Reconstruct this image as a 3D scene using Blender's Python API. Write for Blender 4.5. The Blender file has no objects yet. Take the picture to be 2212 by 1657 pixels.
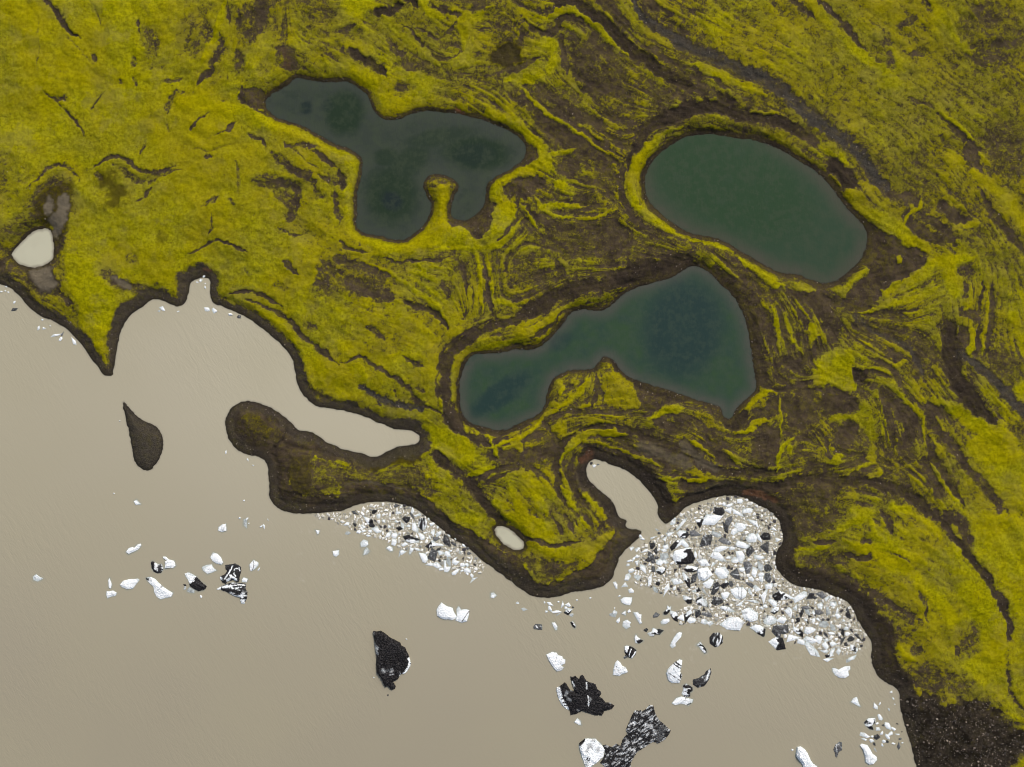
import bpy, math, random, re
import numpy as np
from mathutils import Vector, geometry

# ------------------------------------------------------------------ survey frame
S = 0.4                    # metres per survey unit (the survey sheet is 1024 x 767 units)
CX, CY = 512.0, 383.5
H_CAM = 340.0
GAIN = 1.0                 # display-linear colours below are divided by this
rng = np.random.default_rng(7)
random.seed(11)

def wx(px): return (px - CX) * S
def wy(py): return (CY - py) * S

K3 = 1365 / 2211 / 4
SHEETS = {}
for i in range(3):
    for j in range(3):
        SHEETS['%d%d' % (i, j)] = (1365 * i / 4, (0, 1023, 2045)[j] / 4, K3)
SHEETS['SP'] = (860 / 4, 1560 / 4, 900 / 1271 / 4)
K4 = 720 / 2209 / 4
for n, (x, y) in dict(F1=(1240, 1980), F2=(2420, 1960), F3=(2860, 2240), F4=(2120, 2340), F5=(380, 2060), F6=(3040, 2528), F7=(2060, 2528), F8=(1440, 2340)).items():
    SHEETS[n] = (x / 4, y / 4, K4)

def P(sheet, txt):
    ox, oy, k = SHEETS[sheet]
    return np.array([[ox + k * float(a) for a in [t.split(',')[0]]] + [oy + k * float(t.split(',')[1])] for t in txt.split()])

def cat(*segs):
    return np.vstack([P(s, t) for s, t in segs])

def chaikin(p, n=1, closed=True):
    for _ in range(n):
        if closed:
            q = np.roll(p, -1, 0)
            p = np.stack([.75 * p + .25 * q, .25 * p + .75 * q], 1).reshape(-1, 2)
        else:
            a, b = p[:-1], p[1:]
            m = np.stack([.75 * a + .25 * b, .25 * a + .75 * b], 1).reshape(-1, 2)
            p = np.vstack([p[:1], m, p[-1:]])
    return p

# ------------------------------------------------------------------ traced water bodies
LAKE = np.vstack([
    [[-2600, 250], [-400, 262], [-60, 274]],
    cat(('01', "0,185 40,195 75,215 105,240 140,275 170,315 210,350 250,385 300,405 340,420 380,445 430,470 470,510 510,550 540,590 570,635 600,680 635,715 650,745 672,772 700,780 726,775 735,740 745,690 755,620 765,560 780,490 805,440 840,390 885,355 930,325 965,295 1000,277 1050,290 1095,310 1150,330 1185,320 1210,285 1222,230 1228,190 1250,160 1290,145 1325,140 1360,152 1362,200 1366,270 1378,303 1420,320 1480,345 1540,370 1590,395 1640,425 1690,465 1740,505 1790,545 1830,585 1865,625 1890,660 1905,705 1915,760 1925,820 1940,865 1965,905 2010,945 2060,980 2110,988 2170,995"),
        ('11', "0,1000 60,1012 120,1030 180,1055 230,1080 275,1090 310,1110 350,1125 410,1128 455,1130 490,1150 512,1180 500,1210 470,1225 410,1230 350,1240 305,1265 265,1290 220,1305 180,1300 140,1280 90,1270 40,1262"),
        ('01', "2211,1250 2160,1225 2110,1205 2060,1165 2010,1140 1960,1135 1920,1125 1890,1085 1840,1040 1780,1000 1720,968 1660,948 1600,940 1550,950 1510,975 1480,1010 1462,1060 1460,1110 1470,1160 1500,1220 1540,1260 1590,1285 1640,1295 1690,1305 1725,1330 1738,1380 1742,1440 1745,1510 1745,1560 1765,1600 1800,1635 1850,1660 1910,1668 1980,1672 2060,1668 2120,1662 2211,1655"),
        ('11', "60,1628 120,1608 180,1597 240,1592 330,1598 400,1610 460,1630 510,1655"),
        ('12', "560,45 600,75 650,115 690,150 730,185 790,215 840,250 880,290 930,335 980,365 1020,395 1070,430 1120,470 1170,510 1230,545 1290,560 1350,558 1420,550 1470,530 1530,518 1600,510 1660,500 1710,475 1750,440 1770,395 1785,345 1800,300 1830,260 1870,225 1910,190 1940,160 1945,125 1905,118 1865,115 1838,95 1855,65 1800,40 1782,5"),
        ('11', "1770,1610 1735,1570 1690,1530 1640,1490 1605,1460 1590,1420 1588,1380 1600,1345 1625,1320 1660,1320 1720,1340 1770,1360 1820,1375 1880,1410 1930,1455 1975,1500 2010,1545 2040,1595 2056,1630 2050,1657"),
        ('12', "2055,35 2085,70 2105,82 2130,64 2170,35"),
        ('21', "0,1645 40,1620 90,1600 150,1580 220,1562 290,1552 350,1555 400,1570 440,1590 490,1615 540,1640 565,1657"),
        ('22', "600,30 630,60 637,110 655,160 650,210 615,250 605,300 600,345 620,390 660,430 700,465 760,490 840,500 910,515 970,545 1030,570 1075,590 1105,630 1125,680 1150,730 1180,780 1210,820 1230,870 1225,920 1225,970 1240,1020 1270,1075 1310,1105 1360,1130 1400,1160 1410,1190 1405,1240 1420,1310 1440,1380 1460,1450 1485,1530 1500,1600 1515,1657 1535,1740")),
    [[585, 800], [600, 860], [640, 1200], [700, 3000], [-2600, 3000]]])
# fix: the last coastal stretch continues below the sheet from the scree shore
ox, oy, k = SHEETS['22']
LAKE[-5] = [ox + k * 1560, oy + k * 1860]; LAKE[-4] = [ox + k * 1620, oy + k * 2200]; LAKE[-3] = [ox + k * 1700, 1300]; LAKE[-2] = [ox + k * 1900, 3000]

ISLET = P('01', "800,938 815,960 840,995 880,1035 930,1070 985,1090 1025,1120 1050,1160 1060,1200 1055,1250 1040,1300 1010,1350 980,1385 945,1393 905,1370 875,1340 860,1290 855,1240 845,1180 835,1130 820,1070 805,1010 795,965")
POND_NW = cat(('00', "75,1655 110,1605 150,1565 190,1520 240,1490 310,1480 345,1500 355,1570 357,1640"), ('01', "355,0 345,30 300,62 250,76 200,78 150,66 110,36 85,5"))
POND_S = P('12', "990,110 1010,93 1050,92 1100,115 1140,150 1180,190 1187,220 1175,245 1140,252 1090,235 1040,200 1005,160")
POND_A = cat(('00', "1725,660 1735,720 1790,770 1850,790 1940,815 2030,860 2090,895 2150,930"),
             ('10', "0,955 50,965 95,995 130,1025 145,1060 140,1110 130,1170 110,1250 105,1330 110,1400 100,1450 110,1490 150,1515 210,1530 270,1535 330,1560 400,1562 440,1550 490,1510 530,1480 560,1440 580,1390 590,1330 570,1290 545,1250 535,1210 550,1160 600,1135 660,1140 720,1165 760,1195 765,1230 735,1270 725,1320 710,1370 715,1410 740,1430 810,1440 860,1410 910,1370 930,1320 940,1260 945,1200 990,1160 1040,1135 1100,1105 1160,1060 1190,1020 1200,970 1180,930 1130,880 1060,840 990,815 930,790 860,770 790,755 720,740 640,738 560,725 490,735 430,760 370,785 300,790 250,765 210,720 190,660 170,620 130,590 90,560 40,535"),
             ('00', "2211,540 2130,545 2060,540 2000,525 1950,515 1910,520 1880,560 1830,590 1770,620"))
POND_B = cat(('10', "2211,905 2130,945 2060,1000 2010,1050 1975,1110 1960,1160 1962,1220 1975,1290 2010,1340 2060,1390 2110,1430 2160,1460"),
             ('20', "0,1500 80,1530 200,1545 300,1590 380,1640"), ('21', "420,5 500,55 580,100 650,120 740,125 800,155 870,180 940,185 1000,160 1080,90 1150,20"),
             ('20', "1175,1600 1185,1540 1170,1490 1140,1440 1090,1400 1040,1340 1000,1290 960,1230 920,1190 870,1130 800,1085 740,1050 660,1000 600,965 520,940 440,912 350,908 260,890 180,880 100,880 40,890"))
POND_C = cat(('11', "2211,95 2150,140 2080,160 1990,185 1900,210 1840,240 1790,280 1750,320 1720,345 1680,360 1620,355 1560,350 1510,360 1470,385 1450,420 1420,460 1380,510 1340,550 1290,590 1230,612 1170,610 1120,605 1060,625 1000,635 930,633 870,640 830,660 810,700 785,750 770,810 768,880 770,960 785,1020 810,1060 850,1090 920,1105 980,1125 1040,1130 1090,1120 1150,1085 1210,1060 1270,1035 1310,990 1325,950 1325,910 1345,860 1365,800 1410,770 1480,740 1560,738 1640,735 1655,700 1690,660 1720,655 1760,675 1790,720 1830,770 1880,800 1960,825 2060,855 2140,880"),
             ('21', "0,905 80,935 160,955 220,970 245,990 250,1030 270,1055 300,1060 320,1040 330,1000 380,950 430,905 475,860 465,800 455,740 445,680 435,600 425,520 405,430 380,370 340,290 290,230 240,190 195,140 150,100 100,75 50,68"))
PONDS = [  # outline, water level, name, label
    (chaikin(POND_A), 2.0, 'A'), (chaikin(POND_B), 2.2, 'B'), (chaikin(POND_C), 2.0, 'C'), (chaikin(POND_NW), 0.7, 'NW'), (chaikin(POND_S), 0.8, 'S')]

FEATURES = """d 00 55 22 1|310,0 340,40 380,80 400,120 430,170 460,210 510,245 545,268
d 00 14 10 .7|600,10 640,80 665,130 680,180
d 00 10 10 .55|280,130 280,280 285,350 275,480
d 00 16 12 .6|440,240 500,290 550,340 600,400 640,440
d 00 25 25 .95|620,375 650,400 660,425
d 00 12 16 .9|300,600 360,650 410,690 460,740 510,795 550,840 580,905
d 00 34 30 .9|400,660 435,650
d 00 12 14 .85|700,600 660,640 640,680 605,735
d 00 22 22 .9|910,150 925,230
d 00 28 28 .9|890,400 888,440
d 00 26 26 .85|895,530 900,560
d 00 26 26 .6|795,535 805,560
d 00 24 20 .95|1500,60 1500,120 1510,190
D 00 .82 40|1520,60 1620,40 1680,30 1860,10 1850,60 1760,120 1760,220 1700,280 1600,300 1540,200
d 00 70 55 .9|1720,40 1705,150 1695,240 1670,300
d 00 40 40 .8|1440,240 1460,330 1400,430 1390,490
d 00 60 60 .85|1560,350 1590,420 1540,470
d 00 35 30 .95|1390,480 1330,510 1300,570
D 00 .92 20|1810,330 1870,310 1920,340 1930,420 1960,470 1900,490 1830,460 1800,390
D 00 1 12|1570,590 1640,600 1700,590 1740,620 1720,680 1720,740 1640,710 1560,680
d 00 24 20 1|1560,680 1640,710 1730,750 1800,785 1850,800
d 00 30 30 .7|1080,545 1140,540 1200,525
d 00 48 40 .75|1200,610 1130,640 1110,700 1105,760
d 00 15 15 .7|1100,790 1110,880
d 00 25 28 1|1470,670 1400,710
d 00 14 20 1|1400,720 1370,750 1320,780
d 00 20 26 1|1320,780 1290,830 1250,870
d 00 28 24 .95|1530,820 1500,870
d 00 12 10 .7|1400,890 1500,870
d 00 10 10 .8|1240,980 1310,980 1390,1000 1450,970 1530,950
d 00 25 25 .85|1620,890 1690,905 1720,930 1740,980
d 00 18 22 .9|960,910 955,960 935,1010
d 00 18 24 1|590,1120 650,1085 700,1050 760,1030 820,1035 870,1055 910,1110 960,1135 1040,1130 1100,1110 1160,1080
d 00 40 40 .7|760,1080 820,1110 870,1140 900,1180 950,1195 1010,1165 1070,1140 1140,1110 1200,1110
d 00 26 22 .95|970,1270 1000,1235
d 00 12 12 .9|900,1320 960,1280
d 00 30 30 .85|1360,1030 1385,1030
d 00 35 28 .8|1440,1290 1390,1320 1340,1350
d 00 30 24 .65|1500,1300 1540,1340
d 00 25 20 .5|1550,1060 1570,1140 1570,1200 1560,1270
d 00 60 55 .9|1780,1010 1830,1050 1880,1090 1930,1130 2000,1150 2060,1190
d 00 70 60 .9|1700,1190 1760,1190 1850,1200 1940,1230 1940,1300 1910,1380 1890,1430
d 00 90 90 .6|1830,1270 1870,1290
d 00 26 34 1|1840,935 1900,965 1980,960 2080,970
d 00 14 14 .95|1900,970 1960,1020 2020,1080 2080,1100
d 00 25 28 .95|2030,990 2100,1030 2150,1070 2211,1110
d 00 40 45 .9|2080,1150 2150,1190 2211,1210
d 00 40 40 .9|2180,1250 2190,1350 2211,1460
d 00 55 40 .6|2050,1220 2100,1290
d 00 30 24 .65|1810,1480 1850,1510 1920,1535 1980,1530
d 00 18 14 .85|1400,1400 1390,1470 1370,1530
d 00 14 20 .95|1240,1650 1310,1620 1370,1580 1430,1560 1500,1580 1570,1620 1620,1650
D 00 .62 60|910,200 1050,200 1060,460 960,480
D 00 .60 60|1180,130 1420,100 1380,400 1230,440
D 00 .5 60|0,930 80,950 200,1150 180,1330 0,1300
d 00 40 30 .75|650,1145 690,1180
O 00 .85 40|650,1140 760,1130 850,1230 830,1330 750,1370 700,1320 720,1240
o 00 60 60 .5|1070,1540 1090,1540
d 00 22 24 .85|210,1240 280,1170 330,1110 420,1075 480,1100 520,1150 540,1190
D 00 .62 45|200,1280 300,1160 440,1120 520,1220 510,1350 480,1500 350,1480 200,1500 0,1640 0,1500 150,1400
O 00 .9 30|270,1290 330,1210 430,1180 500,1230 495,1400 450,1560 370,1560 350,1480 300,1480 250,1400
D 00 .9 25|330,1470 480,1480 440,1600 420,1660 350,1660
d 10 40 40 .6|0,230 60,200 100,190
d 10 55 50 1|60,335 100,375 160,410 220,450 280,480 310,520
d 10 60 50 .95|260,110 330,90 380,70
d 10 60 40 1|400,0 460,20 500,80
d 10 40 40 .9|570,60 600,95 640,90
d 10 30 30 .95|640,60 700,100 760,120 800,150
d 10 60 55 .85|850,105 910,70 920,0
D 10 .6 30|570,0 900,0 890,70 640,60
d 10 60 60 .65|300,260 350,320 400,380 440,450 480,490
d 10 70 60 .5|380,440 470,460 540,430
d 10 22 25 .9|400,180 470,230 530,310 600,380 650,410 720,400 780,350
d 10 22 28 1|490,200 560,230 620,270 670,270 720,200 750,165
d 10 50 50 .75|730,300 770,310
d 10 50 45 .9|375,590 410,590
d 10 16 16 1|900,220 940,200 980,205
d 10 40 44 .9|1020,490 1080,470 1150,460 1230,420 1290,400
d 10 40 40 .85|1170,200 1180,250 1150,300
d 10 40 40 .95|1190,150 1230,200 1290,240 1340,260 1380,220 1400,165 1450,135 1520,150 1580,190
d 10 40 40 .85|1300,90 1370,110 1430,80
d 10 110 60 .95|1430,40 1530,80 1620,150 1700,200 1780,280 1850,340 1920,390 1980,430 2050,490 2130,540 2211,580
g 10 40 68 1|1880,30 1900,90 1950,150 2030,200 2120,250 2211,300
d 10 90 60 .85|1650,0 1720,60 1780,130 1830,200
d 10 50 50 .75|1940,320 2000,360 2100,420 2211,470
d 10 50 50 .85|1420,250 1430,330 1440,420 1460,500
D 10 .48 60|1450,200 1600,300 1800,450 1960,700 1800,830 1650,750 1450,450
d 10 60 60 .75|1600,560 1700,600 1800,620 1880,650
d 10 90 70 .65|1300,600 1400,680 1500,750 1600,800 1680,820
d 10 60 60 .65|1700,750 1800,800 1900,830
d 10 60 60 .4|1960,560 2060,620 2150,650
d 10 80 90 .85|1190,660 1270,740 1310,800 1400,870 1500,930 1600,990 1680,1020
d 10 40 50 .9|1280,680 1400,760 1500,820 1600,890 1720,980 1830,1050
d 10 14 16 .9|1840,920 1900,905 1940,860
d 10 90 75 1|2211,755 2130,780 2050,800 1990,840 1950,890 1920,960 1890,1030 1860,1090
d 10 45 50 .85|1820,1090 1800,1180 1810,1280 1840,1350 1880,1420 1940,1480 2020,1510
D 10 1 8|1195,960 1250,950 1290,1010 1280,1060 1220,1090 1130,1090 1040,1140 1100,1100 1180,1040
D 10 1 12|690,1430 740,1440 820,1440 880,1400 930,1340 960,1260 1000,1320 990,1420 960,1500 920,1560 860,1560 820,1490 700,1470
D 10 .95 25|1060,1200 1150,1150 1300,1160 1330,1190 1240,1260 1200,1320 1130,1300 1070,1260
D 10 .9 25|1380,1080 1480,1040 1560,1100 1480,1150 1380,1150
D 10 .92 20|1250,1290 1400,1310 1600,1270 1640,1310 1450,1330 1300,1320
D 10 .5 50|1640,1060 1790,1080 1800,1300 1650,1350
D 10 .58 60|1250,1480 1750,1400 1880,1560 1800,1700 1250,1700
d 10 40 40 .9|1160,1330 1220,1390 1280,1430 1400,1470
d 10 60 50 .95|0,1120 20,1180 30,1250
d 10 18 22 .95|0,1560 60,1620 200,1650
d 10 20 20 .95|1000,1590 1060,1530 1130,1440 1140,1350 1130,1280
d 10 30 30 .65|510,1580 600,1540 660,1550
d 10 22 22 .8|215,1570 215,1600
d 10 20 20 .7|130,1570 135,1600
D 10 .97 16|985,370 1010,330 1070,310 1130,335 1165,380 1140,430 1070,445 1005,425
O 10 1 25|960,370 1000,310 1070,290 1140,320 1185,380 1150,440 1070,460 990,440
d 20 30 34 .85|640,0 720,50 780,100 840,150
d 20 36 40 1|840,10 920,80 1000,150 1060,240 1130,320 1190,390
d 20 18 18 .9|570,40 572,65
d 20 60 60 .5|1190,390 1280,460 1340,460
d 20 60 50 .65|1320,370 1335,420
d 20 45 50 .75|1400,190 1470,150
d 20 40 40 .85|1460,375 1520,365
d 20 40 40 .6|1280,300 1320,300
d 20 20 20 .8|1530,0 1570,70
d 20 35 40 .7|1740,230 1790,330 1850,400 1960,460
d 20 50 50 .65|1900,150 2000,150
d 20 60 50 .65|2000,310 2120,310
d 20 50 50 .65|1950,400 2050,390
d 20 45 45 .65|1860,80 1900,80
d 20 20 26 .85|1430,640 1520,680 1600,720
d 20 30 55 1|1620,760 1690,810 1750,870 1810,910 1860,960 1870,1040 1880,1100 1910,1150
d 20 60 60 .75|1800,950 1830,1030 1840,1100
d 20 36 44 .9|1870,1220 1940,1320 2010,1430 2080,1520 2140,1590 2211,1660
d 20 90 90 .8|1660,1340 1720,1400 1780,1440
d 20 60 60 .85|1430,1270 1480,1310
d 20 80 80 .88|1430,1420 1470,1480 1550,1540 1620,1570
d 20 50 60 .88|1490,1380 1560,1420 1640,1480 1700,1540 1740,1600
d 20 80 95 1|960,1080 1010,1140 1060,1190
d 20 80 80 .6|1250,1200 1320,1270 1430,1290
d 20 75 80 1|0,735 60,720 160,715 240,735 320,760 420,770 520,785 600,810 680,840
d 20 80 80 .85|680,850 780,900 850,940
d 20 30 30 .85|0,470 60,480 150,520 220,570 300,610
d 20 50 50 .95|220,660 290,690
d 20 60 60 .65|20,600 120,620 200,650
g 20 72 92 1|-40,300 0,315 120,370 230,420 330,460 450,510 560,560 650,630 730,700 820,780 900,840 1000,910 1080,970 1140,1040 1190,1100 1240,1180 1300,1220
D 20 .96 10|1160,1450 1250,1480 1340,1540 1440,1570 1520,1610 1550,1670 1170,1670 1190,1540
d 20 40 40 .75|700,1050 800,1110 900,1180 960,1260
D 20 .5 60|1930,830 2211,800 2211,1230 1980,1180
D 20 .42 60|1720,60 2100,40 2211,350 2000,480 1800,350
D 21 .96 10|1150,0 1560,0 1570,60 1530,110 1450,140 1370,180 1300,230 1240,290 1190,360 1080,370 1030,300 1040,240 1120,180 1200,110 1130,60
d 01 20 24 1|1500,240 1560,230 1640,235 1700,250 1760,285 1800,315 1840,335
d 01 26 32 1|1600,280 1680,305 1760,345 1830,385 1890,430 1920,480 1960,530 2020,570 2080,610 2140,660 2211,710
d 01 40 34 .85|1860,40 1900,90 1940,130
d 01 14 14 .8|1600,80 1620,130
D 01 .72 35|2050,50 2150,20 2211,30 2211,280 2100,270 2000,230 2060,140
d 01 70 60 .4|1810,200 1860,210
d 01 50 40 .65|2010,450 2060,470
d 01 90 90 .75|1970,860 2060,905 2130,945 2211,965
d 01 60 50 .6|860,20 890,30
d 01 80 60 .8|720,130 800,190 900,220 980,240
D 01 .92 22|100,70 180,110 190,180 260,240 380,250 430,200 350,80 430,60 400,0 0,0 0,130
d 01 30 36 1|400,250 450,290 500,320
d 01 14 14 .9|588,268 600,272
D 01 .6 40|0,-60 330,-40 345,40 100,110 0,140
D 01 1 8|1460,1110 1550,945 1700,955 1900,1085 1950,1130 2211,1250 2211,1340 2000,1290 1900,1330 1880,1500 2000,1570 2211,1530 2211,1670 1800,1650 1730,1550 1730,1380 1690,1310 1500,1230
d 11 13 15 1|270,20 400,50 520,50 640,30 720,10
d 11 70 60 .85|0,30 100,60 200,90 290,130
d 11 90 70 .85|50,180 150,220 220,260 330,270
D 11 .5 40|0,20 300,120 330,280 100,300 20,180
d 11 40 26 .95|420,300 500,330 560,350 620,380 670,430 700,490
d 11 28 28 1|760,40 800,120 820,200 830,290
d 11 28 30 1|925,0 935,100 950,200 965,300 980,370 1010,410
d 11 40 40 .65|660,190 700,250
d 11 95 95 1|2211,50 2100,70 2000,90 1900,130 1820,150 1740,170 1660,200 1560,215 1480,225 1400,260 1340,290 1280,340 1220,370
d 11 50 90 1|1220,370 1150,410 1070,435 980,460 890,500 820,540 760,590 710,640 680,710 670,780 675,860 690,940 710,1020 740,1090 780,1140
d 11 16 18 1|1010,410 950,430 880,460 800,510 740,550 680,600 650,650 640,720 630,800 620,870 630,940 660,1000 700,1050
d 11 14 14 .85|1100,300 1200,280 1290,240
d 11 50 50 .7|1400,60 1430,130
d 11 28 30 .97|0,690 50,700 100,655 150,660 210,700 280,750 340,790 400,820 440,860 470,910 500,950 560,970 620,1000 660,1030
g 11 44 44 1|130,850 200,890 270,930 340,960 430,980 520,990
d 11 40 36 .75|400,650 470,690 540,720
d 11 40 34 .7|170,470 230,490 290,540
d 11 12 12 .9|350,870 370,920
d 11 24 24 .9|480,860 550,880
d 11 34 34 1|780,1020 830,1080 900,1125 990,1150 1070,1145 1150,1110 1230,1080
d 11 45 45 .97|700,1080 760,1130 830,1170 900,1190 960,1210 1020,1200 1080,1170
d 11 75 80 .93|620,1280 700,1350 760,1400 820,1450 870,1510 930,1580 990,1650
d 11 100 100 .88|1000,1290 1080,1290 1160,1290 1250,1280 1330,1270 1400,1250
d 11 36 40 .97|830,1440 930,1420 1000,1380 1080,1370 1160,1350 1230,1360 1300,1420 1340,1460
d 11 24 24 .9|930,1470 1010,1420 1100,1390
d 11 30 30 .85|1280,1070 1340,1100 1380,1160 1400,1190
d 11 38 38 .85|1080,1200 1180,1190 1250,1150 1330,1130
d 11 24 26 .97|1300,1080 1370,1040 1440,1010 1520,1000 1600,1010 1680,1010 1760,1010 1850,1000 1930,990
d 11 40 60 .93|1500,1150 1560,1120 1640,1100 1720,1110 1800,1130 1880,1140 1950,1170 2030,1200 2110,1230 2211,1260
d 11 30 45 1|1600,1180 1680,1160 1740,1165 1820,1200 1890,1250 1960,1280 2040,1310 2120,1350 2211,1390
d 11 40 48 1|1500,1150 1430,1210 1410,1260 1400,1300 1390,1380 1400,1460 1420,1540 1470,1630
d 11 45 45 1|1500,1280 1490,1340 1480,1420 1500,1500 1540,1560 1600,1630
d 11 70 70 1|1560,1290 1560,1400 1580,1470 1640,1540 1700,1590 1760,1660
d 11 90 90 .97|1590,1270 1700,1300 1800,1340 1900,1370 1980,1430 2050,1510 2100,1600 2130,1670
D 11 .7 30|1950,1200 2211,1230 2211,1420 2080,1400 1980,1330
d 11 28 28 .9|1650,760 1660,850 1640,930 1600,990
d 11 22 22 .92|1560,770 1550,850 1500,920 1440,960 1380,1000
d 11 20 20 .85|1690,850 1690,950
d 11 28 24 .75|1500,830 1440,880
d 11 60 60 1|1740,670 1800,760 1880,825 1960,855 2060,895 2211,935
d 11 85 95 .85|1900,900 1980,950 2060,970 2130,960
d 11 80 90 .88|2050,1060 2100,1100 2170,1130 2211,1100
d 11 26 30 .85|1060,560 1150,590 1250,600
d 11 40 40 .85|1250,530 1320,480 1400,400
d 11 26 26 .75|960,520 1040,510
D 11 .72 22|0,1260 100,1270 220,1310 380,1240 500,1220 530,1260 500,1330 350,1370 250,1420 100,1400
D 11 .5 30|0,1380 250,1420 500,1330 600,1450 620,1560 400,1470 0,1470
D 11 1 10|0,1400 60,1450 240,1475 400,1485 500,1510 560,1565 620,1635 680,1670 500,1670 400,1610 240,1585 100,1605 0,1660
d 11 15 15 .9|480,1490 560,1500 640,1525
d 21 80 80 .85|200,100 260,160 330,200 400,260 450,330 480,420 470,520 460,620 480,720 500,800
d 21 60 60 .65|350,130 440,200 520,250
d 21 40 40 .85|500,320 530,400 560,500 590,600 610,660
d 21 40 40 .8|590,330 620,430 640,530 690,600
d 21 40 40 .65|720,330 760,400 790,480
d 21 120 110 .65|850,300 900,360 950,440 960,520
d 21 60 70 .85|680,260 780,280 900,290 1000,310 1080,320
d 21 70 60 .8|650,680 720,720 780,650 840,610
d 21 26 26 1|480,830 540,850 600,880 660,850 720,855 780,825 835,800
D 21 .72 40|640,900 820,850 840,960 840,1100 680,1150 640,1020
D 21 .85 20|560,900 610,900 605,1050 500,1050 480,1020
D 21 .85 30|470,1110 600,1090 620,1250 580,1380 480,1380 430,1250
d 21 60 60 .95|400,1000 350,1080 300,1120 250,1080
d 21 38 42 1|340,1000 380,940 440,890 480,860
D 21 .85 25|860,890 960,900 1110,900 1100,1000 980,1030 900,990
D 21 .6 40|960,1100 1130,1050 1120,1180 1060,1280 980,1300 920,1200
d 21 24 24 .85|910,1180 920,1250 930,1320
d 21 50 60 .9|1240,860 1290,980 1310,1080 1330,1180 1345,1240
d 21 80 80 .8|1300,900 1360,980 1420,1050
d 21 90 90 .75|1440,1000 1470,1100 1400,1230
d 21 28 34 1|1110,760 1180,750 1260,760 1320,790
d 21 60 50 1|1100,770 1130,790
d 21 13 13 .9|1000,710 1100,740
d 21 46 46 .85|1260,690 1330,730 1370,790 1390,860
d 21 70 70 .75|1320,640 1380,690
g 21 35 35 .7|1090,400 1160,460 1260,510 1360,550 1440,600 1490,680 1530,760
d 21 30 26 .85|1090,380 1250,370 1400,370 1540,350
D 21 .95 18|1540,960 1660,970 1660,1040 1560,1020
d 21 50 70 .88|1560,1030 1620,1120 1700,1200 1760,1290 1820,1370 1900,1460 1970,1550 2050,1660
d 21 40 60 .8|1570,1150 1570,1250 1610,1330 1660,1400 1720,1520 1790,1600
d 21 70 70 .85|1550,1330 1590,1420 1630,1530
d 21 90 105 .97|1690,450 1700,560 1700,640 1720,720 1760,830 1820,920 1900,1000 1960,1080
g 21 48 76 1|1760,640 1850,700 1930,750 1990,820 2060,880 2120,960 2211,1030
D 21 1 10|1760,450 1810,470 1830,540 1810,600 1760,630 1740,540
d 21 70 60 .92|1800,370 1850,370 1870,410
d 21 38 40 1|1890,440 1880,540 1860,640
d 21 32 32 .95|1975,200 1985,320 1970,450 1960,560 1930,640
d 21 24 24 .92|1920,170 1905,300 1890,380
d 21 34 34 .9|1800,200 1800,270
d 21 28 28 .75|1850,180 1850,280
D 21 .7 25|1740,50 1880,40 1850,150 1780,170
D 21 .5 45|1980,620 2211,580 2211,760 2060,860 1980,740
d 21 50 46 .95|-30,1275 0,1290 80,1330 160,1380 260,1395 400,1400 520,1405 640,1390
d 21 50 65 1|600,1490 700,1450 800,1435 900,1440 1000,1450 1100,1455 1200,1460 1300,1490 1400,1520 1480,1570 1560,1630 1620,1680
d 21 70 70 .88|0,1480 200,1500 350,1490 500,1510 620,1500
d 21 80 90 1|0,1610 100,1560 200,1525 320,1515 450,1530 560,1585 640,1640
d 21 60 60 .75|100,1200 200,1300 300,1340
d 21 60 60 .8|0,1200 100,1280
d 21 24 24 .65|60,1080 120,1150 200,1250
d 21 60 60 .75|1190,1360 1100,1400 1040,1430
D 21 .45 50|640,1450 900,1460 1100,1480 1000,1600 760,1640 620,1620
d 21 45 45 .5|1540,200 1600,150
D 12 1 8|510,0 680,0 720,70 820,115 960,175 1020,245 1130,295 1190,355 1250,445 1340,475 1450,425 1560,365 1640,295 1700,225 1790,150 1740,70 1760,-20 1790,-20 1850,100 1945,125 1900,200 1800,300 1770,395 1740,450 1660,500 1470,530 1350,560 1230,545 1120,470 1020,395 880,290 790,215 690,150 600,75
d 12 30 30 1|1020,80 1100,110 1160,150 1220,170 1290,190 1380,205 1470,205 1540,190
d 12 60 60 .93|970,-10 1040,70
D 12 .68 22|960,180 1180,250 1260,270 1370,300 1500,320 1600,300 1450,400 1340,460 1250,430 1190,340 1040,250
d 12 16 16 .9|1150,0 1110,50
d 12 26 26 .95|1350,0 1400,70 1440,140
d 12 24 24 .95|1440,0 1480,70 1500,130
d 12 20 20 .9|1500,40 1540,100
d 12 24 24 .9|1560,0 1620,80
d 12 22 22 .9|1700,60 1660,110
d 12 20 20 .8|1240,0 1290,60
d 22 100 110 1|590,0 640,60 670,110 690,170 670,240 650,300 660,350 700,395 780,430 850,445 950,470 1040,500 1130,550 1180,630 1220,710 1280,780 1310,870 1300,950 1320,1020 1360,1070 1440,1120
d 22 90 90 .92|800,400 900,400 1000,420 1100,470
d 22 60 60 .92|1150,490 1230,530 1320,580 1420,640 1520,690
D 22 .70 45|1100,480 1300,600 1500,700 1560,740 1480,800 1350,850 1330,950 1260,1000 1230,800 1150,650
D 22 .62 50|1300,960 1450,950 1560,940 1700,1000 1850,1080 1800,1180 1600,1150 1400,1120
D 22 .97 45|1400,1180 1550,1190 1680,1230 1850,1220 1960,1260 2060,1340 2150,1390 2250,1420 2250,1540 2120,1570 2090,1670 2080,1900 1560,1900 1500,1657
d 22 50 44 1|1560,-10 1660,60 1740,180 1810,270 1880,360 1940,440 1990,530 2040,620 2070,700 2085,800 2080,900 2070,1000 2080,1100 2110,1180 2150,1250 2211,1290
d 22 90 90 .9|1690,30 1760,50 1810,100 1820,180
d 22 34 30 .95|1260,-20 1310,80 1330,130
d 22 28 28 1|830,200 900,195 980,185
D 22 1 10|1060,280 1140,270 1210,270 1200,300 1120,300
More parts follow.
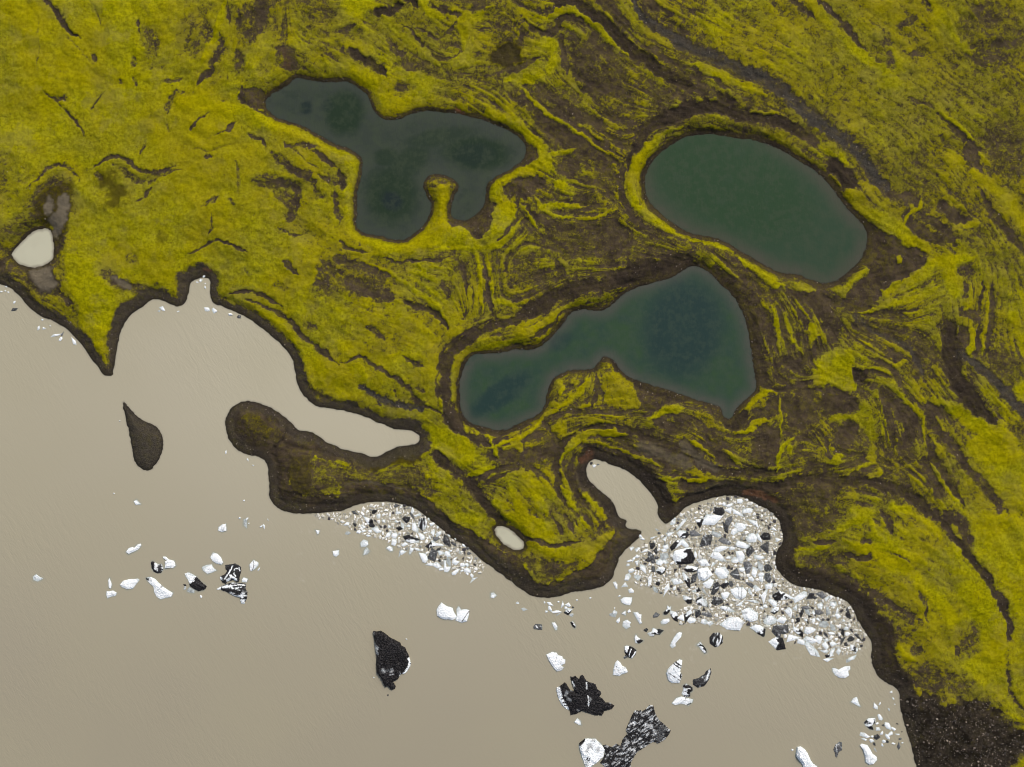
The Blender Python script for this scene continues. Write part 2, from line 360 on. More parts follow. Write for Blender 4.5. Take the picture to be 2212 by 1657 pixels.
d 22 22 22 1|1030,260 1120,298 1200,295
d 22 34 12 1|1290,240 1360,260 1420,310 1460,340
D 22 .95 14|1110,170 1220,160 1210,200 1140,210
D 22 .6 25|1150,60 1250,40 1300,140 1200,140 1100,100
D 22 .6 40|650,0 1000,0 960,80 760,170 700,180
D 22 .5 40|750,270 1000,240 1080,330 900,380 720,330
D 22 .68 40|1760,780 1860,700 1910,780 1900,900 1800,940 1750,880
d 22 28 28 .95|1740,850 1760,920
d 22 30 30 .92|1970,800 1960,860
d 22 60 50 .6|1480,880 1510,885
d 22 28 30 .75|1950,130 2010,190
d 22 38 40 .85|2100,60 2211,150
d 22 18 18 .9|2180,280 2190,360
d 22 28 28 .75|1500,480 1530,560 1550,640 1560,700
b 00 90 100 .95|1200,690 1350,700 1500,720 1650,770 1800,830 2000,880 2211,965
b 00 40 40 1|1340,430 1380,340 1420,240 1470,100 1480,0
b 00 90 90 .95|1650,420 1720,330 1740,280
B 10 .95 25|0,0 200,0 240,70 100,150 0,200
b 10 60 50 .97|550,0 545,70 590,125 680,140
b 10 40 36 1|1260,130 1340,150 1420,100 1480,90 1560,120 1640,190 1710,260 1780,330 1850,390
b 10 18 20 1|1430,195 1510,215
b 10 70 60 .97|1320,300 1380,320 1370,390 1350,480
B 10 1 10|1030,540 1110,500 1240,480 1320,510 1270,560 1160,570
b 10 28 12 1|1150,570 1210,640 1280,710 1370,780 1480,840 1560,900 1660,970 1760,1030 1830,1080
b 10 40 30 .72|1460,530 1560,640 1650,720
b 10 65 70 1|970,750 1050,790 1130,830 1200,880 1260,930 1310,1000 1310,1080 1210,1110 1110,1125 1030,1165 985,1210 990,1280 1030,1330
b 10 50 40 1|1310,1000 1330,1060 1340,1140
b 10 34 24 1|1340,1020 1440,1010 1510,990
B 10 1 12|1000,1340 1110,1310 1140,1400 1080,1490 960,1570 980,1450
B 10 1 10|610,1280 660,1190 720,1270 680,1340 670,1440 720,1480 800,1480 840,1540 900,1600 700,1605 400,1620 470,1540 540,1490 590,1400 620,1330
b 10 70 70 1|20,1000 80,1060 95,1130 70,1250 55,1370 75,1480 130,1545 240,1585 350,1610 450,1580
b 10 26 26 1|570,1640 700,1615 850,1615 960,1612 1060,1580 1130,1480 1170,1420
b 10 20 16 .95|1170,1350 1210,1390 1270,1500
b 10 54 58 1|2211,850 2120,865 2040,915 1970,990 1910,1060 1870,1130 1860,1220 1880,1320 1950,1390 2030,1440 2120,1500 2211,1545
B 10 1 12|1370,1190 1480,1190 1450,1270 1390,1240
b 10 45 26 1|1260,1300 1300,1370 1400,1345 1500,1350 1600,1340
b 10 24 20 1|1300,1370 1420,1420 1560,1430 1680,1420 1780,1360
b 10 80 90 .86|60,450 170,540 290,600 300,680 400,690 520,640 560,560
b 10 60 50 .84|360,460 480,530 560,570
b 10 50 46 .84|280,130 360,220 450,280 530,340 600,420 640,440
b 10 80 70 .86|750,430 830,380 800,230 800,150 900,130
b 20 45 80 1|780,0 830,70 900,150 980,250 1060,320 1140,380 1230,460 1300,530 1360,570
b 20 46 50 .97|1540,0 1620,90 1700,200 1760,300 1850,380
b 20 40 50 1|0,430 100,460 200,510 320,560 450,610 520,650
b 20 26 30 1|1640,740 1730,810 1800,880 1850,920
b 20 40 30 1|1890,1010 1930,1060 1960,1090
b 20 40 120 1|1840,1130 1920,1190 2000,1260 2090,1310 2140,1400 2211,1470
b 20 40 30 1|990,1010 1050,1090
b 20 80 70 1|1060,1280 1120,1350 1200,1410 1300,1440 1380,1500 1440,1560 1560,1620
b 20 24 20 1|1400,1480 1430,1410 1510,1340 1520,1290
b 20 36 30 1|1740,1470 1820,1470 1900,1460
b 20 18 18 1|420,740 520,750 600,760
b 20 36 30 .65|0,830 100,790 200,790
b 20 50 50 .75|560,900 650,900
b 20 36 40 1|0,1530 100,1570 220,1590 340,1640
B 01 1 12|430,0 560,0 720,180 800,300 740,400 705,500 655,615 600,540 530,430 530,320 470,180
b 01 40 50 1|1660,345 1760,400 1840,450 1890,520 1940,590
b 01 90 110 .97|1990,630 2080,720 2160,810 2211,870
b 11 26 26 1|150,40 250,80 340,120 420,180 500,250 580,290 640,340 680,400 700,440
b 11 22 22 1|500,60 560,130
b 11 26 26 .9|835,200 850,330
b 11 24 22 1|885,0 900,120 910,250 920,380
b 11 14 14 1|955,0 975,120 980,250 1000,330 1020,390
b 11 28 28 1|1000,300 1070,310 1150,340
B 11 1 10|50,730 120,690 180,750 185,810 110,800
b 11 20 20 1|280,670 360,640 420,640
b 11 60 60 .97|0,570 60,600
B 11 1 16|510,1110 620,1100 760,1150 830,1190 870,1270 860,1330 790,1370 700,1310 620,1250 560,1200
B 11 1 12|820,1410 900,1370 1000,1350 960,1400 860,1420
b 11 18 20 1|940,1140 990,1220 1020,1320
b 11 26 26 1|970,1240 1080,1200 1160,1180 1240,1120 1300,1060 1330,1030
b 11 50 50 1|1120,1225 1140,1235
b 11 40 40 .85|540,1200 540,1300
b 11 24 24 .75|755,700 748,760 750,880 762,960
b 11 40 36 .88|860,640 940,590 1020,580 1100,560 1180,520 1270,470 1350,410 1420,360 1470,330
b 11 26 26 .75|1470,330 1600,300 1700,285 1730,260
b 11 20 20 1|630,920 660,990
b 11 40 36 1|1380,800 1440,830 1420,890
b 11 34 28 1|1330,960 1420,970 1500,920 1560,850 1590,780
b 11 28 28 1|1610,800 1590,860
B 11 .78 16|1690,750 1790,740 1900,830 1940,980 1880,1000 1700,960 1690,850
b 11 28 24 1|1280,1060 1340,1010 1400,990
B 11 .85 14|1330,1110 1420,1060 1470,1070 1440,1180
b 11 50 55 1|1980,1050 2060,1010 2140,990 2211,980
b 11 45 50 1|1430,1280 1480,1230 1560,1170 1640,1135 1740,1145 1830,1155
b 11 18 18 .9|1650,1210 1740,1240 1830,1260 1920,1300 2000,1320 2080,1370
b 11 36 44 1|1420,1480 1460,1540 1510,1640
b 11 34 40 .85|1530,1500 1610,1580 1690,1650
b 11 24 22 1|2040,1430 2120,1440 2211,1430
b 11 28 26 1|2150,1590 2211,1560
b 11 56 60 1|1080,1440 1110,1520 1150,1600 1190,1670
b 11 56 56 1|1160,1400 1230,1480 1280,1580 1330,1670
b 11 70 60 .97|1000,1590 1060,1610
b 11 60 60 .8|600,1560 700,1600 800,1660
b 21 50 60 1|350,20 430,80 520,130 580,180 640,210
b 21 36 40 .85|700,180 780,220 840,230
b 21 34 30 1|1020,220 1090,160 1150,110 1190,90
b 21 60 75 1|1290,250 1370,210 1450,160 1540,110 1600,50
b 21 40 55 .97|1200,350 1320,320 1450,290 1540,250 1640,200
b 21 12 12 1|1100,380 1250,358
b 21 12 12 1|1400,372 1520,372
B 21 1 15|1580,0 1900,0 1840,40 1730,60 1760,200 1780,300 1700,280 1660,130
B 21 .9 10|1340,20 1400,10 1420,45 1380,80
b 21 36 30 1|1780,300 1830,340 1840,250 1840,190
b 21 20 22 1|1945,180 1950,280 1945,390 1920,520 1905,640
b 21 38 38 1|1840,460 1850,560 1830,640
B 21 1 12|860,640 990,600 1080,590 1090,680 1090,800 1110,860 1060,880 950,830 840,860 830,780
b 21 40 45 1|800,440 830,480 810,560
b 21 13 13 1|700,280 760,350 800,420
b 21 14 14 1|850,520 890,510
b 21 24 20 1|560,330 590,430 600,520 600,590 620,660
b 21 24 20 .95|640,370 670,460 700,540 730,600 770,650
b 21 13 13 1|490,290 540,360
b 21 24 26 1|1230,800 1290,830 1340,860 1390,910 1440,960 1500,1000 1530,1050 1545,1130 1540,1220
b 21 15 15 1|1180,735 1260,732 1320,770
b 21 38 34 1|1340,720 1420,680
b 21 11 11 1|1250,920 1270,1000 1290,1100 1320,1250
B 21 .85 18|1130,950 1200,960 1230,1060 1230,1250 1240,1340 1180,1340 1190,1200 1150,1090 1060,1060 950,1080 920,1040 1000,1020 1120,1020
b 21 13 13 1|1050,1400 1130,1360 1200,1340
b 21 44 40 1|400,1000 440,940 510,890 550,880
b 21 14 14 1|540,870 600,900
b 21 34 28 1|330,1160 400,1130 450,1080 560,1060
B 21 1 12|370,1150 400,1090 460,1080 450,1150
b 21 14 14 1|620,900 620,1000 620,1080 630,1180
b 21 28 30 1|590,1390 610,1290 640,1220 700,1180
b 21 28 26 1|680,1210 670,1290
b 21 70 120 1|1700,970 1780,1030 1860,1090 1960,1140 2040,1160 2100,1240
B 21 .93 30|1850,1150 2050,1150 2100,1250 2211,1310 2211,1670 2100,1600 1990,1480 1900,1350 1790,1250
b 21 22 28 1|1570,1330 1640,1420 1690,1500 1750,1590 1800,1670
b 21 11 11 1|1560,1140 1590,1180 1680,1290
b 21 13 13 .8|1490,1180 1490,1300
B 21 1 20|2090,870 2211,790 2211,1000
b 21 80 80 .95|2211,500 2150,560 2180,620
b 21 60 50 .95|2110,400 2130,500
b 21 40 40 .85|1600,930 1680,960
b 21 26 26 1|30,1190 110,1240 200,1300
b 21 20 20 1|250,1240 340,1330 390,1370
b 21 24 24 1|0,1440 60,1450 170,1440
b 21 24 24 1|80,1530 180,1490 250,1480
b 21 44 40 1|1050,1640 1160,1640 1220,1657
b 21 60 60 1|1340,1610 1440,1640
b 21 28 28 1|1250,1370 1250,1400
b 21 50 40 .7|0,990 80,1010 150,1060 240,1130 330,1150
B 12 .97 14|1020,0 1200,0 1330,60 1410,150 1300,170 1180,120 1080,50
B 12 .93 18|1230,190 1350,220 1500,215 1500,290 1380,290 1270,240
B 12 .9 18|1500,220 1660,205 1710,200 1610,300 1500,300
b 12 36 34 .95|1640,190 1760,130
B 12 .88 16|690,0 760,70 850,90 930,60 950,0
b 12 28 28 .95|1540,30 1600,100
b 12 28 28 .95|1650,0 1740,40
b 12 20 20 .5|1250,440 1330,455 1420,400 1500,360
b 22 50 50 1|980,120 1060,60 1160,30
b 22 50 60 1|1020,170 1120,225 1230,225 1310,200 1240,120 1180,40
b 22 50 46 1|1230,205 1330,235 1440,270 1540,330
b 22 24 24 .97|720,240 840,240 930,220
b 22 70 75 .97|1240,260 1300,310 1420,350 1500,430 1580,520 1660,600 1720,680
b 22 40 40 .97|1440,0 1540,50 1600,100 1640,170
b 22 40 36 1|1720,200 1760,290
B 22 .88 30|1780,0 1830,60 1840,160 1900,280 2000,420 2090,560 2100,660 2250,760 2250,0
B 22 .95 25|1860,420 1930,520 2010,640 2040,720 2060,900 2040,1050 2080,1200 1900,1150 1860,1080 1750,980 1800,950 1910,900 1910,780 1870,650 1700,480
b 22 100 100 .87|2110,850 2120,1080 2170,1180 2220,1220
b 22 28 26 1|1380,860 1420,920 1500,960
b 22 24 24 1|1080,370 1130,430
b 22 28 28 .9|2060,1280 2130,1320 2211,1350
B 22 .9 14|2110,1600 2250,1530 2250,1900 2080,1900
r 10 50 50 1|770,715 775,745
r 11 50 60 .45|1560,1320 1600,1290
r 21 30 50 .5|400,1525 500,1540 600,1590
r 01 30 30 .5|1330,100 1430,90
r 00 60 70 .15|1850,380 1880,440
M 00 .95 14|395,1300 450,1250 480,1320 470,1420 430,1480 390,1560 345,1520 350,1460 330,1420 400,1380
M 01 .95 18|190,85 350,75 360,130 390,180 350,235 290,240 240,190
m 01 50 40 .7|770,150 850,205
m 00 60 50 1|345,1310 345,1375
m 11 80 90 .45|1950,1230 2080,1280 2211,1330
m 21 60 50 .45|0,1220 80,1320 200,1370
B SP .36 16|160,140 190,122 240,122 260,160 300,200 345,215 335,245 290,258 240,248 195,225 165,185
B SP .30 16|420,440 450,380 500,358 570,375 680,430 735,460 745,510 700,550 620,585 530,605 460,560 425,500
B SP .48 12|565,460 590,420 640,425 668,470 650,510 600,525
b SP 18 22 .6|600,580 660,565 720,545
B SP .34 14|800,370 880,405 1000,345 1080,315 1170,310 1160,420 1040,410 920,465 840,440
O SP 1 14|800,370 880,400 1000,340 1080,310 1170,310 1160,420 1040,410 920,460 840,440
O SP .7 10|420,440 450,380 500,358 560,380 560,540 530,605 460,560 425,500
b SP 26 30 .8|920,470 1000,412 1080,405 1130,430
m SP 7 7 .5|750,530 830,515 900,525 1000,545 1100,565
k SP 10 12 .7|250,75 330,130 362,180 350,225
k SP 12 14 .8|405,180 412,250 335,330 300,365
k SP 12 14 .7|400,290 480,320 620,352 700,370 770,405
k SP 50 60 .5|120,150 130,250 220,320 300,330
k SP 50 60 .5|350,450 370,560 480,640 700,640 860,590
k 10 20 26 .8|2211,905 2130,935 2050,985 1985,1055 1950,1140 1945,1230 1965,1310
k 20 24 24 .8|0,915 100,862 260,868 440,900 600,950 740,1030 860,1110
k 11 30 34 .8|1000,655 900,650 815,690 770,770 755,880 762,1000 800,1080 900,1130
k 11 40 50 .6|1980,180 1840,235 1740,320 1680,370
D 10 .55 18|555,1190 600,1140 700,1150 762,1200 740,1250 650,1235 590,1250
O SP .6 14|160,140 190,122 240,122 260,160 300,200 345,215 335,245 290,258 240,248 195,225 165,185
k 00 60 60 .6|260,1480 160,1530 60,1640
k 00 40 40 .5|290,1230 420,1180 510,1260 510,1400
k 01 40 40 .6|190,90 200,190 290,250 400,240"""
ICE = """p F4 D|498,1125 530,1132 560,1120 600,1160 625,1110 650,1110 690,1180 720,1195 800,1220 820,1280 850,1300 870,1330 845,1370 880,1390 920,1440 975,1440 1030,1475 1000,1520 910,1540 880,1595 800,1595 700,1560 640,1535 560,1580 500,1590 495,1540 440,1510 390,1460 350,1380 330,1290 335,1258 370,1245 435,1195 460,1230 500,1290 545,1300 560,1320 530,1240 510,1180|big jagged black iceberg with a striped white flank on its left side|0 50:345,1270 365,1340 380,1400 420,1470 450,1510;1 14:380,1395 420,1385;1 14:400,1440 440,1425;1 14:420,1480 460,1465;.35 16:520,1180 545,1240;.3 16:690,1200 695,1270;.25 13:708,1350 716,1385;.3 16:716,1410 720,1470;1 12:560,1330 650,1335 740,1325
p F8 D|165,570 210,575 260,565 310,600 370,650 430,680 490,710 500,745 550,770 575,830 600,890 620,950 610,1000 570,1060 540,1085 500,1085 460,1150 400,1180 440,1230 425,1270 380,1280 350,1230 310,1240 280,1170 250,1110 210,1070 205,960 210,870 190,760 180,650|lone dark half-disc iceberg with a straight left edge and pale right rim|.1 26:600,900 612,950 600,990;.1 24:595,1010 560,1060 535,1085;.4 12:500,1080 490,1110;1 22:340,680 410,740 450,820 470,900 440,1030;.3 10:370,1090 420,1080
p F7 S|1365,1200 1400,1110 1430,1040 1470,970 1540,965 1560,980 1590,960 1650,900 1695,905 1715,1000 1760,1080 1830,1140 1905,1210 1880,1260 1830,1320 1760,1360 1700,1340 1660,1360 1600,1400 1540,1440 1490,1470 1450,1540 1420,1600 1415,1720 1110,1740 1100,1640 1050,1600 1090,1540 1110,1470 1085,1390 1120,1380 1190,1410 1250,1365 1300,1400 1330,1310 1390,1245|large grey iceberg with lengthwise black and white streaks at the bottom edge|1 14:1390,1240 1480,1250 1560,1285 1660,1330;.8 90:1800,1180 1760,1300
p F7 V|790,1370 860,1315 985,1315 1060,1390 1098,1440 1080,1530 1010,1590 940,1640 900,1720 880,1700 830,1540 800,1440|big white wedge-shaped iceberg touching the streaked grey iceberg|1 26:795,1375 850,1320;1 14:880,1560 890,1530;1 14:905,1570 915,1540;.5 18:930,1390 950,1430
p F7 W|730,1105 765,1060 800,1090 810,1140 780,1135|small white floe just below the big jagged black iceberg
p F4 W|205,860 275,825 330,840 345,870 390,880 400,905 430,920 425,960 380,980 410,1010 380,1045 330,1055 300,1020 270,980 240,930|cracked white iceberg in blocks, above the big jagged black iceberg|.5 9:335,850 320,900 310,950;.5 9:400,890 370,960;.35 50:390,1010 340,1045
p F4 W|1030,1040 1050,960 1075,928 1110,960 1130,1000 1165,1010 1195,1060 1180,1075 1130,1085 1100,1108 1022,1100|white triangular iceberg with a grey hollow, in open water below the cove|.35 26:1080,1050 1110,1075;1 9:1055,995 1060,1000
p F4 W|1835,915 1865,930 1855,1000 1835,1060 1860,1090 1850,1150 1830,1195 1740,1195 1700,1160 1680,1080 1700,1030 1770,960|tapering white iceberg with black bands across its narrow top|1 16:1785,945 1850,985;1 16:1770,970 1845,1015;1 11:1690,1065 1840,1165;.9 26:1845,1090 1845,1130
p F4 M|1880,1240 1915,1215 1990,1260 1990,1300 1960,1310 1965,1360 1900,1370 1865,1330 1885,1290|small black-topped white iceberg stacked above the flat white floe|1 40:1885,1240 1960,1245;1 14:1890,1360 1965,1350;1 8:1880,1310 1960,1290
p F4 W|1745,1450 1800,1390 1860,1375 1995,1405 1985,1440 1940,1475 1860,1450 1780,1470|flat white arched floe below the small black-topped iceberg|1 14:1930,1470 1970,1450;.5 8:1850,1400 1950,1425
p 22 D|70,1090 110,1080 140,1060 150,1040 180,1020 185,1045 165,1095 140,1130 100,1140 70,1120|dark hooked iceberg with a pale upright horn in open water|.2 10:175,1030 155,1090
p F4 W|1270,340 1325,335 1340,360 1365,365 1360,420 1372,465 1345,472 1310,410|white dagger-shaped floe pointing down, left of the cove ice|1 9:1348,410 1352,414
p F4 W|1115,180 1150,155 1250,155 1245,200 1225,245 1170,235 1130,215|bright white rounded floe below the headland gap, alone in open water
p F4 W|1140,490 1145,450 1190,430 1235,460 1220,485 1230,510 1180,535 1140,505|white split floe with a grey upper half, below the small brash cluster|.3 30:1170,455 1210,460
p F4 W|1125,350 1170,315 1175,372|small white triangular floe beside the white dagger-shaped floe
p F4 M|1445,590 1500,570 1510,530 1560,550 1580,540 1640,560 1600,590 1590,610 1530,600 1520,625 1470,620|row of white ice slabs with a black chip, in open water below the cove|1 16:1590,545 1635,565;.35 30:1460,600 1510,610
p F4 W|1720,740 1750,680 1800,600 1830,580 1862,590 1850,640 1810,680 1785,710 1785,750 1745,772|long white club-shaped floe lying aslant below the cove ice
p F4 M|1285,650 1300,610 1330,650 1388,685 1340,715 1295,710|small iceberg half white and half black with a pointed right tip|1 40:1330,690 1380,685
p F4 M|1165,760 1190,750 1250,765 1300,800 1290,850 1250,893 1200,880 1165,900 1150,890 1180,850 1165,820|black and white striped claw-shaped iceberg above the white triangular one|0 24:1180,760 1185,810;1 18:1215,780 1195,850;0 10:1240,780 1215,850;1 20:1265,790 1235,860;0 18:1290,820 1250,890;.8 30:1160,895 1200,870
p F4 D|45,510 70,480 140,485 150,515 145,550 90,540 50,535|small dark floe below the moss headland tip|.2 14:75,500 90,520
p F4 W|270,465 305,460 335,510 330,550 310,550 285,500|small white tooth-shaped floe beside the small dark floe
p F4 M|495,460 525,450 560,500 550,530 520,505|little black and white floe right of the white tooth-shaped floe|1 22:525,490 555,520
p F8 W|945,310 965,270 1000,220 1060,265 1130,285 1145,330 1185,390 1170,410 1120,425 1070,410 1060,420 990,400 950,370|large white floe, left one of the pair in mid lake|.3 7:960,370 1000,395 1060,410
p F8 W|1175,430 1195,380 1190,300 1215,265 1240,310 1300,300 1337,315 1330,360 1310,440 1245,455|white floe with a thin black diagonal seam, right one of the pair|1 10:1335,325 1290,385 1250,450;.3 40:1205,290 1210,330
p F8 W|1605,150 1610,100 1640,95 1665,120 1675,130 1640,160|small white sliver floe left of the moss headland
p F5 W|385,450 420,405 460,395 485,405 520,365 560,352 565,375 530,420 480,445 415,475|white butterfly-shaped floe of two joined lobes|.4 7:478,400 482,440
p F5 W|838,515 870,515 905,550 970,565 985,620 960,645 900,645 860,650 870,600 860,575 890,555 850,535|bright white ragged floe with a hooked upper corner
p F5 M|690,580 715,572 770,610 815,605 835,650 810,705 770,713 730,695 700,650|small iceberg white on the left and black on the right|.85 60:800,630 800,690;.3 30:750,620 750,660
p F5 W|310,855 350,810 420,795 520,785 543,800 500,850 465,895 400,905 340,885|long flat white floe with a hairline crack along it|.45 6:330,858 420,845 520,835
p F5 W|625,775 690,765 740,790 775,830 830,880 900,925 955,955 930,1000 860,1015 800,1030 760,1000 730,940 725,880 700,860 650,815|big white fan-shaped floe with a dark upper left tip|.9 36:635,785 660,790;.35 40:680,785 690,800;.4 7:745,810 730,860
p F5 W|145,935 175,940 220,930 265,955 250,990 195,1000 155,1020 143,980|small white notched floe at the left end of the floe group|.35 22:205,950 225,985
p F5 W|165,800 180,775 205,850 195,900 175,895|thin white splinter floe above the notched floe
p F5 M|1105,720 1160,710 1240,760 1300,820 1365,870 1350,905 1270,930 1220,900 1170,870 1150,800 1110,745|white iceberg with a black smear on its right slope|1 50:1240,780 1260,810;.85 34:1260,830 1340,870;1 10:1200,880 1300,890
p F5 G|1130,930 1160,890 1220,925 1215,955 1150,945|grey floe under the white iceberg with the black smear
p F5 W|1420,520 1450,465 1500,480 1540,520 1570,580 1550,605 1490,590 1445,560|smooth white oval floe above the black twin icebergs
p F5 W|1320,640 1370,618 1430,612 1450,650 1488,678 1440,700 1380,718 1330,680|flat white kite-shaped floe left of the black twin icebergs
p F5 D|1600,620 1680,610 1720,600 1785,640 1790,690 1770,750 1765,810 1740,815 1700,790 1630,810 1610,840 1570,825 1540,780 1545,750 1590,735 1630,690 1605,660|black blocky iceberg with white veins, upper of the black twins|.05 14:1690,620 1660,690 1600,780;.05 8:1715,660 1710,720 1740,750;.05 8:1720,655 1770,650 1785,690;.05 26:1670,740 1740,790;.05 34:1550,770 1555,780;.1 26:1630,800 1660,780
p F5 S2|1495,910 1560,870 1680,835 1800,840 1850,850 1840,900 1865,950 1860,1010 1830,1085 1795,1080 1780,1010 1700,980 1600,930 1520,915|black pointed iceberg with white streaks, lower of the black twins|0 26:1510,905 1600,880 1680,870;.1 10:1700,860 1830,855;.1 12:1690,900 1800,880;1 30:1560,905 1700,930 1790,950;.05 40:1815,1050 1812,1080;.1 16:1800,965 1840,960
p F5 W|1805,790 1825,768 1875,785 1860,825 1805,820|small white block wedged between the black twin icebergs
p F5 W|1905,670 1900,610 1945,555 2005,590 2000,620 1960,660 1920,685|white floe with a dark seam, right of the black twins|.7 9:1950,560 1950,640 1925,680
p F5 W|1520,150 1560,120 1605,110 1610,190 1560,205 1515,190|small white floe with a grey notch, north of the floe group|.4 12:1555,150 1575,190 1600,130
p F5 G|1825,60 1860,50 1862,160 1830,130|pale grey splinter floe, alone south of the moss spit
p 02 W|215,425 235,410 255,425 278,435 245,453 220,445|lone small white floe nearest the left edge of the lake|.4 5:225,430 260,435
p 01 W|868,1590 885,1583 914,1610 880,1613|tiny bright white floe south of the teardrop islet
p F3 W|1445,1330 1480,1330 1520,1350 1590,1310 1650,1305 1655,1340 1625,1360 1640,1415 1590,1445 1520,1435 1480,1410 1450,1370|large white floe with a beige corner, below the cove ice|.35 36:1630,1320 1640,1330;.5 6:1490,1350 1580,1440
p F3 M|430,830 500,795 560,810 615,850 605,930 590,940 540,910 480,860|black-rimmed pale iceberg on the open side of the cove ice|1 18:600,850 600,930;0 30:530,830 570,890
p F3 S3|-20,900 50,895 90,940 90,1010 40,1055 0,1065 -60,1020 -60,950|round iceberg with fine black and white hatching
p F4 M|2050,740 2090,700 2120,740 2160,790 2165,825 2140,840 2110,800 2080,760|long floe, dark at the top and white at the foot|1 12:2060,745 2120,740;1 10:2080,720 2140,770;0 30:2110,790 2140,820
p F6 W|1120,860 1145,815 1190,800 1205,860 1232,910 1215,912 1170,885|white fishtail-shaped floe, alone near the dark scree shore|.3 30:1155,820 1150,830
p F6 W|460,1415 500,1410 545,1440 580,1490 610,1560 640,1605 700,1650 720,1740 560,1740 520,1620 490,1580 450,1530 445,1490|long white floe cut by the bottom edge of the photo|.3 6:540,1440 520,1530 490,1560
e F6 W 398 1445 14 1 0
p F6 D|905,1440 930,1385 975,1350 1005,1360 1000,1420 1005,1450 965,1465 945,1535 925,1520 920,1470|small ragged black iceberg between two white floes at the bottom|.4 8:930,1400 940,1460
p F6 W|1230,1395 1250,1375 1320,1395 1345,1440 1370,1490 1425,1530 1430,1570 1390,1615 1340,1620 1295,1590 1290,1520 1270,1450|white bone-shaped floe below the small brash cluster by the scree|.4 18:1345,1555 1365,1550
p F6 M|1280,1110 1330,1065 1410,1060 1410,1110 1370,1140 1390,1195 1350,1190 1300,1150|black and white floe at the head of the scree-side cluster|1 34:1290,1110 1310,1100;1 10:1310,1130 1360,1110
p F1 W|620,590 655,550 705,565 712,610 680,632 630,635|bright white round floe below the spit ice
p F1 G|655,735 670,680 695,640 730,690 700,725|grey-white pointed floe under the bright white round floe|0 24:665,720 685,680
p F1 W|280,690 355,678 355,730 320,755 290,740|white shield-shaped floe in open water off the gravel spit
p F1 W|70,430 118,440 105,475 90,480|tiny white floe closest to the gravel spit
p F1 W|938,655 970,625 1010,645 1015,685 985,690|white curled floe on the open side of the spit ice
p F1 W|1230,640 1280,660 1225,730 1218,710|white wedge floe on the open side of the spit ice
p F1 D|1130,290 1160,265 1230,270 1215,320 1185,345 1160,320|dark grey heart-shaped ice block in the spit ice
p F1 S4|1340,290 1400,285 1438,330 1425,400 1380,440 1345,400 1332,340|upright ice block with black and white stripes in the spit ice
p F1 W|1255,350 1290,338 1310,395 1330,410 1325,465 1255,425|large bright white block beside the striped block in the spit ice
p F1 M|1140,510 1220,490 1260,520 1340,540 1330,580 1230,590 1180,560|floe with a black top and white underside at the middle of the spit ice|1 36:1150,510 1240,520 1330,545;0 28:1190,560 1260,572
p F1 W|1335,710 1420,725 1445,790 1420,830 1385,820|big white block on the outer edge of the spit ice
p F1 W|1640,800 1665,800 1675,880 1725,880 1705,930 1685,945 1650,940|white star-footed floe on the outer edge of the spit ice
e F1 G 465 470 24 .9 0
e F1 W 1145 705 35 .8 0
e F1 G 1105 710 40 .4 -60
e F1 W 1320 665 30 .5 10
e F1 D 1270 275 50 .45 55
e F1 W 1145 390 45 .35 80
e F1 W 1205 380 25 .8 0
e F1 D 1100 415 28 .8 0
e F1 W 1060 325 22 .8 0
e F1 W 975 378 24 .8 0
e F1 M 720 310 60 .5 45
e F1 D 755 370 30 .7 0
e F1 D 795 200 32 .6 -45
e F1 D 560 222 36 .5 15
e F1 D 550 365 22 .7 50
e F1 W 800 430 36 .85 0
e F1 W 455 355 32 .6 -20
e F1 W 655 385 22 .8 0
e F1 W 600 450 24 .8 0
e F1 W 660 440 22 .8 0
e F1 W 740 445 20 .8 0
e F1 W 720 500 24 .6 -10
e F1 W 855 435 22 .8 0
e F1 W 845 255 28 .8 60
e F1 W 905 320 20 .8 0
e F1 W 970 485 40 .5 -45
e F1 W 1035 495 38 .7 80
e F1 W 1030 580 42 .6 80
e F1 W 1160 605 28 .8 0
e F1 W 1075 215 38 .4 5
e F1 W 1120 150 22 .5 -20
e F1 W 1255 185 30 .5 80
e F1 W 1320 240 36 .7 0
e F1 D 1065 130 24 .8 0
e F1 W 1500 360 28 .8 0
e F1 W 1570 395 22 .8 0
e F1 W 1515 460 36 .8 70
e F1 W 1580 480 40 .7 -45
e F1 W 1370 510 45 .5 45
e F1 W 1420 460 28 .4 -5
e F1 W 1470 520 22 .5 70
e F1 D 1545 540 36 .7 0
e F1 D 1680 570 62 .5 70
e F1 D 1770 605 40 .5 40
e F1 D 1845 625 15 .7 0
e F1 M 1485 605 50 .8 0
e F1 W 1590 610 38 .5 5
e F1 D 1580 665 28 .5 -40
e F1 D 1490 725 58 .85 70
e F1 W 1605 705 45 .6 0
e F1 W 1695 725 35 .7 40
e F1 W 1725 685 18 .8 0
e F1 W 1475 850 40 .4 -10
e F1 W 1560 865 48 .5 30
e F1 W 1615 905 26 .8 0
e F1 G 1705 825 48 .5 70
e F1 W 1790 830 35 .8 0
e F1 W 1775 790 30 .5 -45
e F1 W 1790 940 45 .5 -40
e F1 W 1935 925 38 .6 10
e F1 W 1930 970 20 .8 0
e F1 W 1990 995 25 .6 80
e F1 W 2000 1045 42 .4 -30
e F1 W 1860 925 20 .8 0
e F1 W 1925 860 22 .8 0
e F1 W 1875 855 24 .8 0
e F1 D 1955 715 20 .9 0
e F1 D 1935 655 18 .8 0
e F1 D 2020 855 18 .5 40
e F1 D 1590 800 22 .6 30
e F1 G 1835 700 28 .4 70
e F1 W 1700 490 25 .4 40
e F1 W 1785 540 18 .6 30
e F1 W 1890 620 22 .5 40
e F1 W 1465 300 18 .8 60
e F2 W 1290 370 100 .5 -15
e F2 M 960 815 112 .75 0
e F2 V 1380 825 85 .65 20
e F2 V 1210 1025 75 .8 0
e F2 W 1430 1020 65 .8 -10
